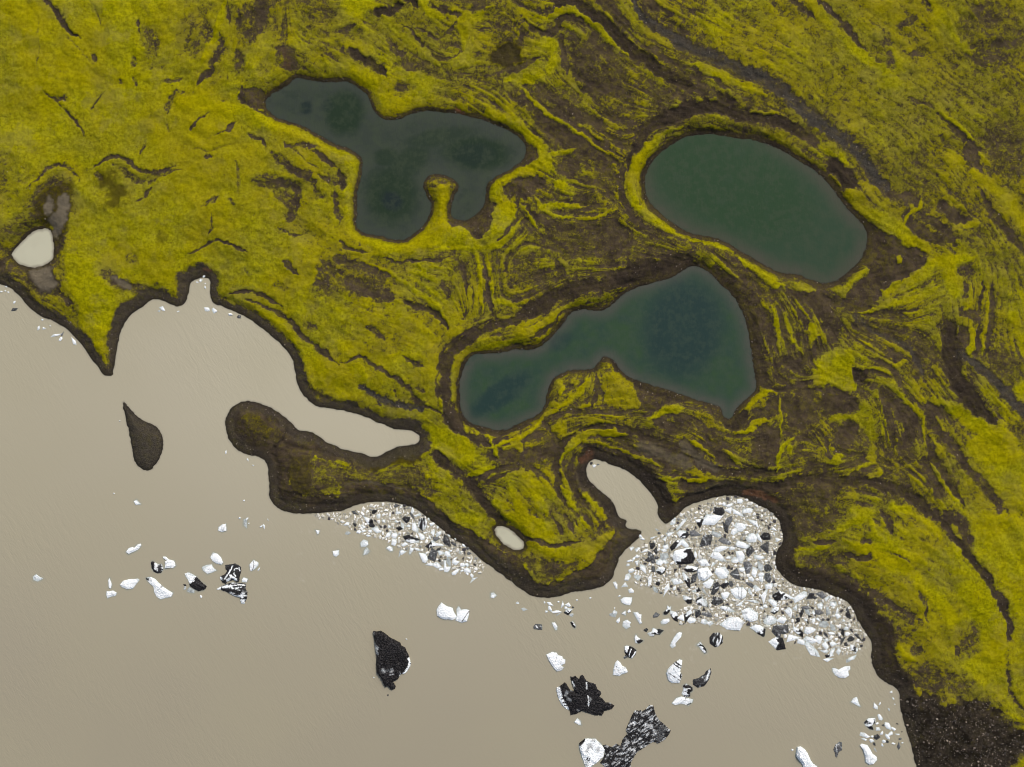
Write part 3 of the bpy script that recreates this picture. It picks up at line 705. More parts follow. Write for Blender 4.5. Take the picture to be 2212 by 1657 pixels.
p F2 D|1530,1030 1620,955 1660,1100 1590,1080|black triangular ice block with grey ridges in the cove ice|.3 8:1570,1030 1640,1040
p F2 D|1695,885 1760,880 1805,920 1770,1020 1735,1030 1715,960|dark grey anvil-shaped ice block near the east side of the cove
e F2 W 1830 1000 55 .6 80
e F2 G 1900 930 50 .7 70
e F2 D 2000 955 40 .9 0
e F2 D 2000 1075 50 .7 70
p F2 W|1730,600 1770,540 1820,530 1860,580 1850,635 1760,640|bright white block with a slit beside it, upper right of the cove ice
e F2 W 1890 585 55 .4 60
p F2 W|1605,660 1630,620 1700,645 1775,685 1750,725 1620,690|long bright white slab, upper right of the cove ice
p F2 D|1390,620 1430,580 1500,605 1545,650 1530,675 1450,655|long black slab in the upper middle of the cove ice
e F2 D 1240 640 75 .6 -50
e F2 W 970 660 45 .85 0
e F2 M 880 670 70 .7 -40
e F2 M 960 540 60 .7 0
e F2 V 940 420 80 .35 -45
e F2 M 1130 420 65 .7 -40
e F2 D 1100 540 55 .6 20
e F2 G 1370 545 60 .55 10
e F2 D 1520 375 60 .5 -60
e F2 D 1490 470 55 .5 70
e F2 D 1390 265 64 .7 20
e F2 W 1630 290 75 .35 35
e F2 W 1750 250 55 .7 0
e F2 V 1800 390 90 .4 55
e F2 W 1660 450 55 .7 0
e F2 W 1590 510 45 .6 -30
e F2 W 1510 250 40 .8 -40
e F2 W 1530 185 32 .8 0
e F2 W 1465 175 32 .7 60
e F2 W 1650 135 32 .7 0
e F2 V 1420 720 75 .45 -5
e F2 W 1655 820 60 .75 70
e F2 W 1600 860 40 .8 0
e F2 D 1780 750 55 .7 -60
e F2 W 1880 825 60 .45 5
e F2 D 1980 710 72 .75 60
e F2 D 2075 770 30 .9 0
e F2 W 2060 480 35 .6 10
e F2 W 2080 545 30 .6 80
e F2 D 1970 570 50 .8 0
e F2 W 2130 610 30 .8 0
e F2 W 1110 790 45 .4 -80
e F2 V 1200 890 60 .6 20
e F2 M 1060 970 65 .5 5
e F2 M 1000 1110 85 .4 70
e F2 D 1090 1090 50 .6 -60
p F2 W|1200,1145 1250,1120 1290,1090 1335,1105 1320,1150 1285,1205 1240,1195|white arrowhead floe in the lower middle of the cove ice
p F2 D|1300,1280 1335,1150 1385,1130 1410,1170 1385,1230 1340,1285|tall black shard in the lower middle of the cove ice|.3 10:1350,1210 1390,1190
e F2 D 1470 1170 42 .7 0
e F2 D 1550 1155 35 .8 70
e F2 D 1790 1165 48 .4 35
p F2 W|1540,1225 1610,1200 1690,1195 1735,1250 1720,1310 1660,1340 1600,1320 1560,1270|largest white block of the cove ice, split by a grey crack|.5 16:1680,1200 1670,1260 1665,1340
p F2 W|1425,1270 1500,1250 1530,1270 1500,1320 1465,1345 1440,1320|white block left of the largest split white block
e F2 D 1380 1360 55 .85 0
p F2 M|1115,1370 1140,1315 1190,1310 1240,1360 1268,1440 1230,1430 1150,1405|grey pear-shaped iceberg with a black rim, lower cove ice|1 26:1130,1340 1180,1315;.3 60:1190,1370 1230,1400
e F2 M 1010 1340 50 .6 45
e F2 M 1120 1225 40 .8 0
p F2 W|1405,1450 1440,1420 1520,1440 1592,1490 1560,1500 1460,1475|white lens-shaped floe with a black lower left edge|1 14:1410,1458 1460,1475
e F2 W 1650 1405 55 .3 -30
e F2 V 1820 1370 60 .35 10
e F2 W 1960 1310 80 .4 -70
e F2 W 2010 1180 50 .7 -10
e F2 W 1860 1210 35 .8 0
e F2 W 1780 1250 35 .6 60
e F2 W 2060 1380 60 .5 45
e F3 M 840 450 110 .45 10
e F2 V 1790 1540 85 .8 20
p F2 W|1950,1600 1990,1545 2060,1550 2105,1590 2090,1630 2010,1655 1960,1640|smooth bright white block at the open edge of the cove ice
e F2 W 2160 1600 45 .7 0
e F2 V 1560 1640 105 .65 10
e F2 W 1915 1450 25 .8 0
e F2 W 1970 1420 24 .9 0
e F2 M 2080 1480 45 .6 -30
e F2 V 480 970 60 .45 55
e F2 M 690 990 55 .6 -15
e F2 G 720 820 45 .8 0
e F2 D 630 750 45 .5 80
e F2 D 580 685 38 .7 80
e F2 D 570 815 50 .5 50
e F2 D 530 855 30 .8 0
e F2 D 632 830 24 .9 0
e F2 D 590 880 30 .6 30
e F2 D 592 965 35 .6 80
e F2 W 745 700 32 .8 0
e F2 W 720 740 38 .6 0
e F2 W 670 890 38 .9 0
e F2 W 740 880 40 .5 10
e F2 W 480 745 38 .6 -20
e F2 W 400 730 24 .9 0
e F2 W 335 720 22 .9 0
e F2 W 390 815 24 .9 0
e F2 W 300 870 28 .4 -5
e F2 W 345 855 28 .4 -80
e F2 W 395 890 35 .5 -70
e F2 W 285 920 20 .8 0
e F2 W 325 990 34 .6 -20
e F2 W 400 1075 36 .8 0
e F2 W 275 1070 38 .8 -60
e F2 W 245 1170 38 .8 0
e F2 W 130 1170 36 .6 60
e F2 W 320 1240 30 .8 0
e F2 W 180 1305 16 .8 0
e F2 W 730 605 35 .5 -50
e F2 W 780 540 48 .5 -20
e F2 W 835 395 36 .7 -40
e F2 W 855 345 18 .8 0
e F2 G 640 490 20 .8 0
e F2 D 665 530 16 .9 0
e F2 W 430 565 20 .7 0
e F2 W 460 600 20 .8 0
e F2 W 600 580 42 .4 -20
e F2 V 870 1115 62 .6 15
e F2 V 550 1110 70 .35 -75
e F2 W 770 1200 42 .6 -60
e F2 W 740 1245 45 .5 -60
e F2 D 650 1150 25 .8 0
e F2 G 620 1225 40 .5 50
e F2 D 680 1260 22 .6 0
e F2 W 850 1205 25 .7 -60
e F2 W 1560 715 32 .8 0
e F2 W 1520 830 27 .8 0
e F2 W 1330 920 32 .8 0
e F2 W 1680 970 38 .7 0
e F2 W 1795 1095 30 .8 0
e F2 W 1920 1035 30 .9 0
e F2 W 1920 1100 42 .6 70
e F2 W 1480 1120 30 .8 0
e F2 G 1220 1250 38 .5 50
p F2 W|685,1620 710,1590 785,1578 790,1610 750,1640 700,1645|white block at the lower left corner of the cove ice
p F2 D|590,1540 625,1500 675,1530 640,1560 595,1565|lone black block in open water left of the cove ice
p F2 M|720,1500 760,1465 765,1420 790,1440 810,1430 800,1480 760,1525 725,1525|boot-shaped iceberg, white above and black below, left of the cove ice|1 40:735,1505 770,1500
e F2 M 850 1540 62 .5 55
e F2 W 910 1530 62 .5 60
e F2 M 1010 1540 62 .5 -70
e F2 W 1060 1600 46 .8 0
e F2 D 1140 1515 42 .7 -50
e F2 D 1260 1535 52 .7 10
e F2 W 1220 1620 46 .8 0
e F2 W 1290 1635 36 .5 0
e F3 W 1040 455 88 .4 -35
e F3 D 1170 440 45 .6 -45
e F3 D 1220 455 25 .7 0
e F3 D 1305 430 46 1 0
e F3 W 1375 470 32 .7 -50
e F3 W 1445 545 42 .6 0
e F3 W 1290 565 42 .8 60
e F3 W 990 590 46 .5 -60
e F3 W 905 645 52 .7 80
e F3 W 830 725 36 .8 0
p F3 D|700,880 720,810 800,800 890,800 900,890 850,910 810,900 800,945 770,950|double black ice block with white flecks on the open edge of the cove|.3 10:840,860 870,880
e F3 M 1030 870 66 .55 55
e F3 M 765 1020 85 .65 10
e F3 W 965 975 60 .75 0
e F3 W 1055 1010 42 .6 40
e F3 W 1170 985 70 .5 0
e F3 W 1275 980 46 .8 60
e F3 V 1160 860 56 .8 0
e F3 V 1195 1110 105 .38 50
e F3 M 1400 1170 42 .6 0
e F3 W 1395 1220 55 .35 -5
e F3 W 1355 1050 38 .8 70
e F3 W 1350 1120 40 .5 0
e F3 W 1440 1120 42 .5 -50
e F3 W 1510 1110 40 .7 70
e F3 W 1450 1030 36 .8 0
e F3 W 1360 980 36 .6 0
e F3 W 1430 900 36 .5 0
e F3 D 1560 1000 46 .5 -50
e F3 D 1670 965 40 .8 0
e F3 D 1770 960 60 .4 50
e F3 W 1735 1110 36 .5 -70
e F3 M 1700 1085 42 .6 60
e F3 D 1570 895 42 .5 70
e F3 W 1625 905 28 .8 0
e F3 W 1610 840 22 .8 0
e F3 D 1605 1040 24 .8 0
e F3 W 1685 1205 50 .5 -40
e F3 G 1630 1235 26 .8 0
e F3 D 1280 640 42 .7 0
e F3 D 1065 645 46 .4 -70
e F3 G 1140 640 38 .7 60
e F3 D 1015 735 26 .9 0
e F3 D 1110 585 42 .4 10
e F3 M 1215 650 36 .5 70
e F3 G 1380 630 42 .7 -50
e F3 W 1505 690 32 .8 0
e F3 W 1500 630 36 .4 80
e F3 W 1565 740 32 .6 20
e F3 D 1635 680 36 .7 60
e F3 D 1625 615 32 .5 80
e F3 W 1270 730 22 .8 0
e F3 W 1210 735 24 .7 -60
e F3 M 1120 735 36 .5 50
e F3 D 1320 735 20 .8 0
e F3 D 1385 730 18 .8 0
e F3 D 1160 690 20 .8 0
e F3 G 1450 835 42 .6 40
e F3 G 1340 790 52 .6 0
e F3 D 1360 915 36 .5 40
e F4 W 1220 320 18 .9 0
e F4 G 1020 365 38 .8 0
e F4 W 1085 430 36 .6 -60
e F4 W 1040 330 25 .8 40
e F4 W 1040 285 12 .6 80
e F4 D 1425 550 26 .8 0
e F4 W 250 235 36 .5 30
e F4 W 245 290 36 .6 60
e F4 W 320 325 45 .5 0
e F4 G 365 348 40 .35 -25
e F4 W 395 250 46 .5 -80
e F4 W 465 240 32 .7 0
e F4 M 470 320 48 .65 -30
e F4 G 510 365 26 .8 0
e F4 D 525 275 13 .9 0
e F4 W 200 325 20 .8 0
e F4 W 575 185 13 .8 0
e F4 W 740 158 12 .8 0
e F4 W 175 210 14 .6 60
e F4 W 440 280 18 .8 0
e F4 W 350 205 12 .8 0
e F8 W 1935 220 20 .8 0
e F8 G 2010 300 28 .8 0
e F8 W 570 663 9 .8 0
e F8 W 168 1135 10 .8 0
e F8 D 345 1350 10 .8 0
e F5 W 2010 660 28 .4 -70
e F5 W 1865 45 22 .6 -50
e F5 W 1885 95 15 .7 60
e F5 W 1775 38 14 .8 0
e F5 W 2040 140 20 .5 -20
e F5 W 2072 145 28 .5 80
e F5 W 2125 60 16 .4 60
e F5 G 1105 892 26 .5 -60
e F5 W 1300 1000 18 .7 80
e F5 D 1105 860 18 .7 20
e 01 W 1050 342 20 .6 30
e 01 G 1030 360 12 .6 -30
e 01 W 1340 348 17 .8 0
e 01 W 1390 355 16 .9 0
e 01 W 1492 380 13 .8 0
e 01 D 1548 395 16 .6 20
e 01 D 95 345 19 .5 -20
e 01 W 95 300 10 .6 -50
e 01 W 250 468 14 .7 -60
e 01 W 283 472 11 .8 0
e 01 W 365 513 32 .25 -25
e 01 W 393 540 14 .6 -60
e 01 W 478 555 20 .4 60
e 01 D 405 505 14 .4 -60
e 01 W 325 455 6 .7 0
e 01 W 275 415 7 .7 0
e 01 W 1300 160 11 .7 -30
e 01 W 1280 172 9 .7 0
e 01 W 1322 133 8 .8 0
e 01 W 1330 180 6 .8 0
e 01 W 1330 205 9 .6 80
e 01 W 1155 360 8 .7 0
e 01 W 1465 1272 10 .6 -60
e 01 W 1605 1320 8 .6 60
e 01 W 1640 1358 6 .8 0
e 01 W 775 1070 5 .8 0
e 01 W 740 1540 6 .8 0
e 01 W 1580 1585 6 .8 0
e 01 W 40 200 6 .8 0
e 01 W 10 232 8 .7 0
e 01 W 35 228 6 .8 0
e 01 W 55 236 6 .8 0
e 11 D 1620 1345 10 .8 0
e 11 W 1640 1362 12 .8 0
e 11 D 1665 1352 7 .8 0
e F6 W 1475 1050 36 .6 70
e F6 W 1420 915 40 .5 80
e F6 W 1470 880 22 .4 -60
e F6 W 1570 1155 46 .6 60
e F6 W 1640 1190 27 .8 0
e F6 W 1445 1190 28 .8 0
e F6 W 1495 1240 28 .5 -70
e F6 D 1440 1290 36 .95 0
e F6 W 1280 1270 60 .45 10
e F6 W 1280 1320 32 .5 0
e F6 W 1370 1335 25 .8 0
e F6 W 1375 1280 18 .8 0
e F6 W 1600 1250 34 .6 -40
e F6 W 1565 1285 34 .5 60
e F6 W 1690 1255 28 .5 15
e F6 W 1640 1365 24 .5 10
e F6 W 1520 1340 22 .8 0
e F6 W 1500 1390 20 .6 70
e F6 D 1560 1345 18 .7 20
e F6 D 1720 1310 18 .8 0
e F6 D 1705 1395 36 .5 -80
e F6 D 1405 1375 22 .7 60
e F6 G 1415 1445 26 .35 60
e F6 G 1580 950 22 .6 60
e F6 D 1685 1125 14 .8 0
e F6 D 1510 1145 16 .8 0
e F6 W 1440 1120 16 .8 0
e F6 W 1610 735 18 .7 -40
e F6 W 1635 815 18 .6 60
e F6 W 1655 885 10 .8 0
e F6 D 1740 1225 10 .8 0
e F6 W 1750 1360 12 .8 0"""

# ------------------------------------------------------------------ numpy helpers
_R = rng.random((256, 256)).astype(np.float32)
def vnoise(x, y, seed=0):
    x = x + seed * 17.31; y = y + seed * 9.77
    xi = np.floor(x).astype(np.int32); yi = np.floor(y).astype(np.int32)
    fx = (x - xi).astype(np.float32); fy = (y - yi).astype(np.float32)
    fx = fx * fx * (3 - 2 * fx); fy = fy * fy * (3 - 2 * fy)
    a = xi & 255; b = yi & 255; a1 = (xi + 1) & 255; b1 = (yi + 1) & 255
    v0 = _R[a, b] * (1 - fx) + _R[a1, b] * fx
    v1 = _R[a, b1] * (1 - fx) + _R[a1, b1] * fx
    return v0 * (1 - fy) + v1 * fy
def fbm(x, y, scale, octv=4, seed=0):
    v = 0; amp = 1; tot = 0; s = 1 / scale
    for o in range(octv):
        c, n = math.cos(o * 1.1), math.sin(o * 1.1)
        v = v + amp * vnoise((c * x - n * y) * s, (n * x + c * y) * s, seed + o * 3)
        tot += amp; amp *= .5; s *= 2
    return v / tot * 2 - 1
def sstep(a, b, x):
    t = np.clip((x - a) / (b - a), 0, 1)
    return t * t * (3 - 2 * t)

XS_C = np.arange(-70, 1095, 1.0); YS_C = np.arange(-70, 838, 1.0)
grow = 1.3 ** np.arange(1, 24) * 1.6
grow = np.cumsum(grow)
XS = np.concatenate([-70 - grow[::-1], XS_C, XS_C[-1] + grow]).astype(np.float32)
YS = np.concatenate([-70 - grow[::-1], YS_C, YS_C[-1] + grow]).astype(np.float32)
NG = len(grow)
X, Y = np.meshgrid(XS, YS)

def seg_dist(d2, t_out, xs, ys, Xw, Yw, a, b, reach):
    """update squared distance d2 (and param) with one segment inside its window"""
    x0, x1 = min(a[0], b[0]) - reach, max(a[0], b[0]) + reach
    y0, y1 = min(a[1], b[1]) - reach, max(a[1], b[1]) + reach
    i0, i1 = np.searchsorted(xs, [x0, x1]); j0, j1 = np.searchsorted(ys, [y0, y1])
    if i0 >= i1 or j0 >= j1: return
    sl = (slice(j0, j1), slice(i0, i1))
    px = Xw[sl] - a[0]; py = Yw[sl] - a[1]
    vx, vy = b[0] - a[0], b[1] - a[1]; L = vx * vx + vy * vy + 1e-9
    t = np.clip((px * vx + py * vy) / L, 0, 1)
    q = (px - t * vx) ** 2 + (py - t * vy) ** 2
    if t_out is None:
        d2[sl] = np.minimum(d2[sl], q)
    else:
        m = q < d2[sl]
        d2[sl][m] = q[m]
        t_out[0][sl][m] = (t_out[1] + t * t_out[2])[m]

def inside(poly, Xw, Yw, xs, ys):
    r = np.zeros(Xw.shape, bool)
    pad = 8
    q = np.roll(poly, -1, 0)
    i0, i1 = np.searchsorted(xs, [poly[:, 0].min() - pad, poly[:, 0].max() + pad])
    for a, b in zip(poly, q):
        if a[1] == b[1]: continue
        lo, hi = min(a[1], b[1]), max(a[1], b[1])
        j0, j1 = np.searchsorted(ys, [lo - pad, hi + pad])
        if j0 >= j1: continue
        sl = (slice(j0, j1), slice(i0, i1))
        yy = Yw[sl]
        xc = a[0] + (yy - a[1]) / (b[1] - a[1]) * (b[0] - a[0])
        r[sl] ^= (yy >= lo) & (yy < hi) & (Xw[sl] < xc)
    return r

def sdf(poly, xs, ys, Xw, Yw, reach):
    d2 = np.full(Xw.shape, reach * reach, np.float32)
    for a, b in zip(poly, np.roll(poly, -1, 0)):
        seg_dist(d2, None, xs, ys, Xw, Yw, a, b, reach)
    d = np.sqrt(d2)
    return np.where(inside(poly, Xw, Yw, xs, ys), -d, d)

# ------------------------------------------------------------------ terrain masks
wA = fbm(X, Y, 9, 3, 1); wB = fbm(X, Y, 9, 3, 5)
XW = (X + 2.0 * wA + 1.5 * fbm(X, Y, 3.2, 3, 21)).astype(np.float32); YW = (Y + 2.0 * wB + 1.5 * fbm(X, Y, 3.2, 3, 27)).astype(np.float32)
XL = (X + 1.0 * fbm(X, Y, 3.4, 4, 9)).astype(np.float32); YL = (Y + 1.0 * fbm(X, Y, 3.4, 4, 13)).astype(np.float32)
lake_poly = chaikin(LAKE)
dL = sdf(lake_poly, XS, YS, XL, YL, 70)
dP = []
for poly, zp, nm in PONDS:
    dP.append(sdf(poly, XS, YS, XL, YL, 40))

BASE = np.array([
    [.97, .92, .78, .62,  .70, .62, .58, .45,  .70, .78, .75, .70],
    [.97, .97, .90, .86,  .75, .62, .42, .42,  .52, .72, .72, .70],
    [.82, .90, .92, .78,  .80, .72, .50, .36,  .52, .56, .70, .64],
    [.60, .86, .88, .86,  .68, .62, .50, .36,  .46, .42, .60, .74],
    [.90, .90, .85, .90,  .82, .80, .55, .42,  .42, .50, .46, .60],
    [.50, .50, .50, .55,  .70, .62, .55, .46,  .36, .45, .50, .74],
    [.50, .50, .50, .50,  .60, .72, .75, .50,  .50, .72, .78, .82],
    [.50, .50, .50, .50,  .60, .70, .70, .50,  .50, .62, .82, .86],
    [.50, .50, .50, .50,  .50, .50, .50, .40,  .40, .40, .60, .70]], np.float32)
u = np.clip(X / 1024 * 12 - .5, 0, 10.999); v = np.clip(Y / 767 * 9 - .5, 0, 7.999)
ui = u.astype(int); vi = v.astype(int); fu = u - ui; fv = v - vi
fu = fu * fu * (3 - 2 * fu); fv = fv * fv * (3 - 2 * fv)
cover = (BASE[vi, ui] * (1 - fu) + BASE[vi, ui + 1] * fu) * (1 - fv) + (BASE[vi + 1, ui] * (1 - fu) + BASE[vi + 1, ui + 1] * fu) * fv

feats = []
for line in FEATURES.strip().splitlines():
    head, pts = line.split('|')
    h = head.split()
    feats.append((h[0], h[1], [float(z) for z in h[2:]], P(h[1], pts)))

# striation along the local strike: line integral convolution over a direction field taken from the traced ridges
gx = np.arange(0, len(XS_C), 8); gy = np.arange(0, len(YS_C), 8)
GX, GY = np.meshgrid(XS_C[gx], YS_C[gy])
c2 = np.zeros(GX.shape); s2 = np.zeros(GX.shape)
for kd, sh, a, p in feats:
    if kd not in 'dbg' or len(p) < 3: continue
    for q0, q1 in zip(p[:-1], p[1:]):
        vx, vy = q1 - q0; L = math.hypot(vx, vy)
        if L < 1e-3: continue
        m = (q0 + q1) / 2; th = 2 * math.atan2(vy, vx)
        w = L / ((GX - m[0]) ** 2 + (GY - m[1]) ** 2 + 150) ** 1.25
        c2 += w * math.cos(th); s2 += w * math.sin(th)
ang = .5 * np.arctan2(s2, c2)
def up(g):
    yy = np.clip(np.arange(len(YS_C)) / 8, 0, g.shape[0] - 1.001); xx = np.clip(np.arange(len(XS_C)) / 8, 0, g.shape[1] - 1.001)
    yi = yy.astype(int); xi = xx.astype(int); fy = (yy - yi)[:, None]; fx = (xx - xi)[None]
    return (g[yi][:, xi] * (1 - fx) + g[yi][:, xi + 1] * fx) * (1 - fy) + (g[yi + 1][:, xi] * (1 - fx) + g[yi + 1][:, xi + 1] * fx) * fy
n_ = np.hypot(c2, s2) + 1e-12
C2, S2 = up(c2 / n_), up(s2 / n_)
TH = .5 * np.arctan2(S2, C2) + .35 * fbm(X, Y, 40, 2, 33)[NG:-NG, NG:-NG]
DX, DY = np.cos(TH).astype(np.float32), np.sin(TH).astype(np.float32)
def lic(src, n, step=1.0):
    hh, ww = src.shape
    J, I = np.meshgrid(np.arange(ww, dtype=np.float32), np.arange(hh, dtype=np.float32))
    acc = src.copy()
    for sg in (1, -1):
        px, py = J.copy(), I.copy(); lx = DX * sg; ly = DY * sg
        for _ in range(n):
            px += lx * step; py += ly * step
            xi = np.clip(px, 0, ww - 1).astype(int); yi = np.clip(py, 0, hh - 1).astype(int)
            acc += src[yi, xi]
            ex, ey = DX[yi, xi], DY[yi, xi]
            f = np.where(ex * lx + ey * ly < 0, -1, 1)
            lx, ly = ex * f, ey * f
    acc -= acc.mean(); return acc / acc.std()
wn = rng.random(C2.shape).astype(np.float32)
wn2 = np.kron(rng.random(((C2.shape[0] + 2) // 3, (C2.shape[1] + 2) // 3)), np.ones((3, 3)))[:C2.shape[0], :C2.shape[1]].astype(np.float32)
st = .6 * lic(wn, 12) + .6 * lic(wn2, 18, 1.5)
stri = np.pad(st, NG, mode='reflect' if NG < 100 else 'edge').astype(np.float32)
stri = stri * sstep(700, 0, np.maximum(np.maximum(-70 - X, X - 1094), np.maximum(-70 - Y, Y - 837)))

patch = fbm(X, Y, 26, 4, 41)
mid = fbm(X, Y, 7, 3, 51)
busy = sstep(.93, .5, cover)
fr = fbm(X, Y, 5.5, 4, 59) * 1.25
rag = fbm(X, Y, 14, 3, 47)
cover = cover + (.035 + .24 * busy * np.clip(.8 + 1.4 * patch, .35, 1.3)) * stri + .22 * patch * (.5 + busy) + .17 * fr * (.5 + busy) + .14 * rag * (.3 + busy)

gray = np.zeros_like(X); rust = np.zeros_like(X); mud = np.zeros_like(X); olive = np.zeros_like(X); lush = np.zeros_like(X); cut = np.zeros_like(X)
dark = np.zeros_like(X)
def band_alpha(p, w0, w1, taper=False, k=K3):
    p = chaikin(p, 1, False) if len(p) > 2 else p
    w0 *= k; w1 *= k
    wm = max(w0, w1); reach = wm / 2 + 4
    i0, i1 = np.searchsorted(XS, [p[:, 0].min() - reach - 4, p[:, 0].max() + reach + 4]); j0, j1 = np.searchsorted(YS, [p[:, 1].min() - reach - 4, p[:, 1].max() + reach + 4])
    sl = (slice(j0, j1), slice(i0, i1))
    xs, ys, xw, yw = XS[i0:i1], YS[j0:j1], XW[sl], YW[sl]
    d2 = np.full(xw.shape, reach * reach * 4, np.float32); tt = np.zeros(xw.shape, np.float32)
    ln = np.hypot(*np.diff(p, axis=0).T); cum = np.concatenate([[0], np.cumsum(ln)]) / max(ln.sum(), 1e-6)
    for n, (a, b) in enumerate(zip(p[:-1], p[1:])):
        seg_dist(d2, (tt, cum[n], cum[n + 1] - cum[n]), xs, ys, xw, yw, a, b, reach + 4)
    w = w0 + (w1 - w0) * tt
    if taper and ln.sum() > 2.2 * wm:
        w = w * (.30 + .70 * sstep(0, .22, tt) * sstep(1, .78, tt))
    w = w * (1 + .45 * rag[sl])
    soft = np.maximum(.8, .22 * w)
    d = np.sqrt(d2) + np.minimum(.40 * w, 2.6) * fr[sl]
    return sl, 1 - sstep(w / 2 - soft, w / 2 + soft, d)
def poly_alpha(p, soft):
    soft = max(.8, soft * K3)
    reach = soft + 2
    i0, i1 = np.searchsorted(XS, [p[:, 0].min() - reach - 6, p[:, 0].max() + reach + 6]); j0, j1 = np.searchsorted(YS, [p[:, 1].min() - reach - 6, p[:, 1].max() + reach + 6])
    sl = (slice(j0, j1), slice(i0, i1))
    d = sdf(chaikin(p), XS[i0:i1], YS[j0:j1], XW[sl], YW[sl], reach)
    d = d + soft * .7 * rag[sl] + max(soft, 2.2) * 1.1 * fr[sl]
    soft *= .8
    return sl, 1 - sstep(-soft, soft, d)
for kd, sh, a, p in feats:
    if kd in 'DBOMG':
        s_, soft = a[0], a[1]
        sl, al = poly_alpha(p, soft)
        if kd == 'D' and s_ < .93: al = al * np.clip(.68 + .95 * fr[sl] + .30 * stri[sl], 0, 1.05)
    else:
        s_ = a[2]
        sl, al = band_alpha(p, a[0], a[1], kd in 'db' and max(a[0], a[1]) < 62, SHEETS[sh][2])
        if kd == 'd': al = al * (np.clip(.92 + .5 * rag[sl], .5, 1) if s_ >= .93 else np.clip(.86 + .7 * fr[sl] + .22 * stri[sl], .15, 1))
    k_ = kd.lower()
    if k_ == 'd':
        cover[sl] *= 1 - al * s_
        cut[sl] = np.maximum(cut[sl], al * s_); lush[sl] *= 1 - al * s_
        if kd == 'd' and s_ >= .93 and a[0] >= 40: dark[sl] = np.maximum(dark[sl], al * (.5 if a[0] < 60 else .85))  # darker soil on wide bare bands; on steep scarps this paints in shade
    elif k_ == 'g':
        al = al * np.clip(.88 + .75 * fr[sl] + .2 * stri[sl], .2, 1)
        cover[sl] *= 1 - al * s_; gray[sl] = np.maximum(gray[sl], al * s_)
    elif k_ == 'b':
        cover[sl] = cover[sl] * (1 - al) + (s_ + .05 * mid[sl]) * al
        lush[sl] = np.maximum(lush[sl], al * sstep(.6, 1, np.full_like(al, s_))); cut[sl] *= 1 - al; gray[sl] *= 1 - al; dark[sl] *= 1 - al
    elif k_ == 'k': dark[sl] = np.maximum(dark[sl], al * s_)  # dark soil rings and tarn edges; painted shade in the northwest hollow
    elif k_ == 'o': olive[sl] = np.maximum(olive[sl], al * s_)
    elif k_ == 'r': rust[sl] = np.maximum(rust[sl], al * s_); 
    elif k_ == 'm': mud[sl] = np.maximum(mud[sl], al * s_); cover[sl] *= 1 - al * s_

# shores
shore_w = 9.5 + 6 * patch + 4.5 * rag + 2.5 * fr
sh = 1 - sstep(shore_w - 2.0, shore_w + 4.5, dL)
cover *= 1 - sh
gray = np.maximum(gray, sh * .45); dark = np.maximum(dark, .18 * (1 - sstep(2, 9, dL)))
wet = 1 - sstep(.6, 3.5, dL)
mud_pond = np.minimum(dP[3], dP[4])
for k_, (poly, zp, nm) in enumerate(PONDS):
    w_ = (3.0, 4.2, 3.0, 2.0, 2.0)[k_] + 1.1 * mid + .8 * patch
    al = 1 - sstep(w_ - .9, w_ + .9, dP[k_])
    cover *= 1 - .93 * al
    wet = np.maximum(wet, 1 - sstep(.3, 2.0, dP[k_]))
    olive = np.maximum(olive, .5 * (1 - sstep(w_, w_ + 4, dP[k_])))
cover = np.clip(cover - .05 * busy - .07 * sstep(560, 760, X), 0, 1.0) - .22 * np.clip(cut - .25, 0, 1)
tone = np.clip(sstep(.45, 1.0, cover) * .75 + .35 * lush + .30 * fbm(X, Y, 60, 3, 71) + .45 * fbm(X, Y, 15, 4, 73) + .18 * fr - .06 - .28 * sstep(680, 900, X) * sstep(460, 150, Y), 0, 1)
# left of the sheet the carpet is thicker and darker, the far right a touch greener
scree = sstep(0, 6, poly_alpha(P('22', "1400,1185 1550,1190 1680,1230 1850,1220 1960,1260 2060,1340 2150,1390 2250,1420 2250,1540 2120,1570 2090,1670 2080,1900 1560,1900 1500,1657"), 14)[1]) if False else np.zeros_like(X)
sl, al = poly_alpha(P('22', "1400,1185 1550,1195 1680,1235 1850,1230 1960,1270 2060,1345 2150,1395 2250,1425 2250,1540 2120,1570 2090,1670 2080,1900 1560,1900 1500,1657"), 75)
scree[sl] = al

# ------------------------------------------------------------------ terrain heights (metres)
hill = 3.2 + 2.0 * fbm(X, Y, 150, 3, 81) + .9 * fbm(X, Y, 45, 3, 85)
hill = np.maximum(hill, 1.3)
hz = hill * sstep(-2, 60, dL) * .8 + (1.5 + .6 * rag) * sstep(-1, 15, dL)
hz = np.where(dL < 0, np.maximum(.11 * dL, -3.0), hz + .01)
for k_, (poly, zp, nm) in enumerate(PONDS):
    d = dP[k_]
    w_ = sstep(16, 2, d)
    hz = hz * (1 - w_) + (zp + np.maximum(.11 * d, -1.8)) * w_
land = sstep(0, 5, dL) * sstep(0, 3, np.minimum.reduce(dP))
hz += land * (-.26 * np.clip(cut, 0, 1) + .13 * lush + .09 * stri * busy - .30 * gray - .4 * dark + .07 * mid + .11 * fr + .6 * patch + .28 * rag + .14 * np.clip(cover, 0, 1))
hz += np.clip(dL, 0, 3) / 3 * .10 * fbm(X, Y, 2.0, 2, 91)
hz = np.where(dL > 0, np.maximum(hz, .02 + .10 * np.minimum(dL, 6)), hz)
for k_, (poly, zp, nm) in enumerate(PONDS):
    d = dP[k_]; hz = np.where((d > 0) & (d < 12), np.maximum(hz, zp + .02 + .10 * np.minimum(d, 5)), hz)

# ------------------------------------------------------------------ blender helpers
scene = bpy.context.scene
col = scene.collection
def lin(r, g, b, gain=True):
    f = lambda c: (c / 255 / 12.92) if c <= 10 else ((c / 255 + .055) / 1.055) ** 2.4
    k = GAIN if gain else 1
    return (f(r) / k, f(g) / k, f(b) / k, 1)

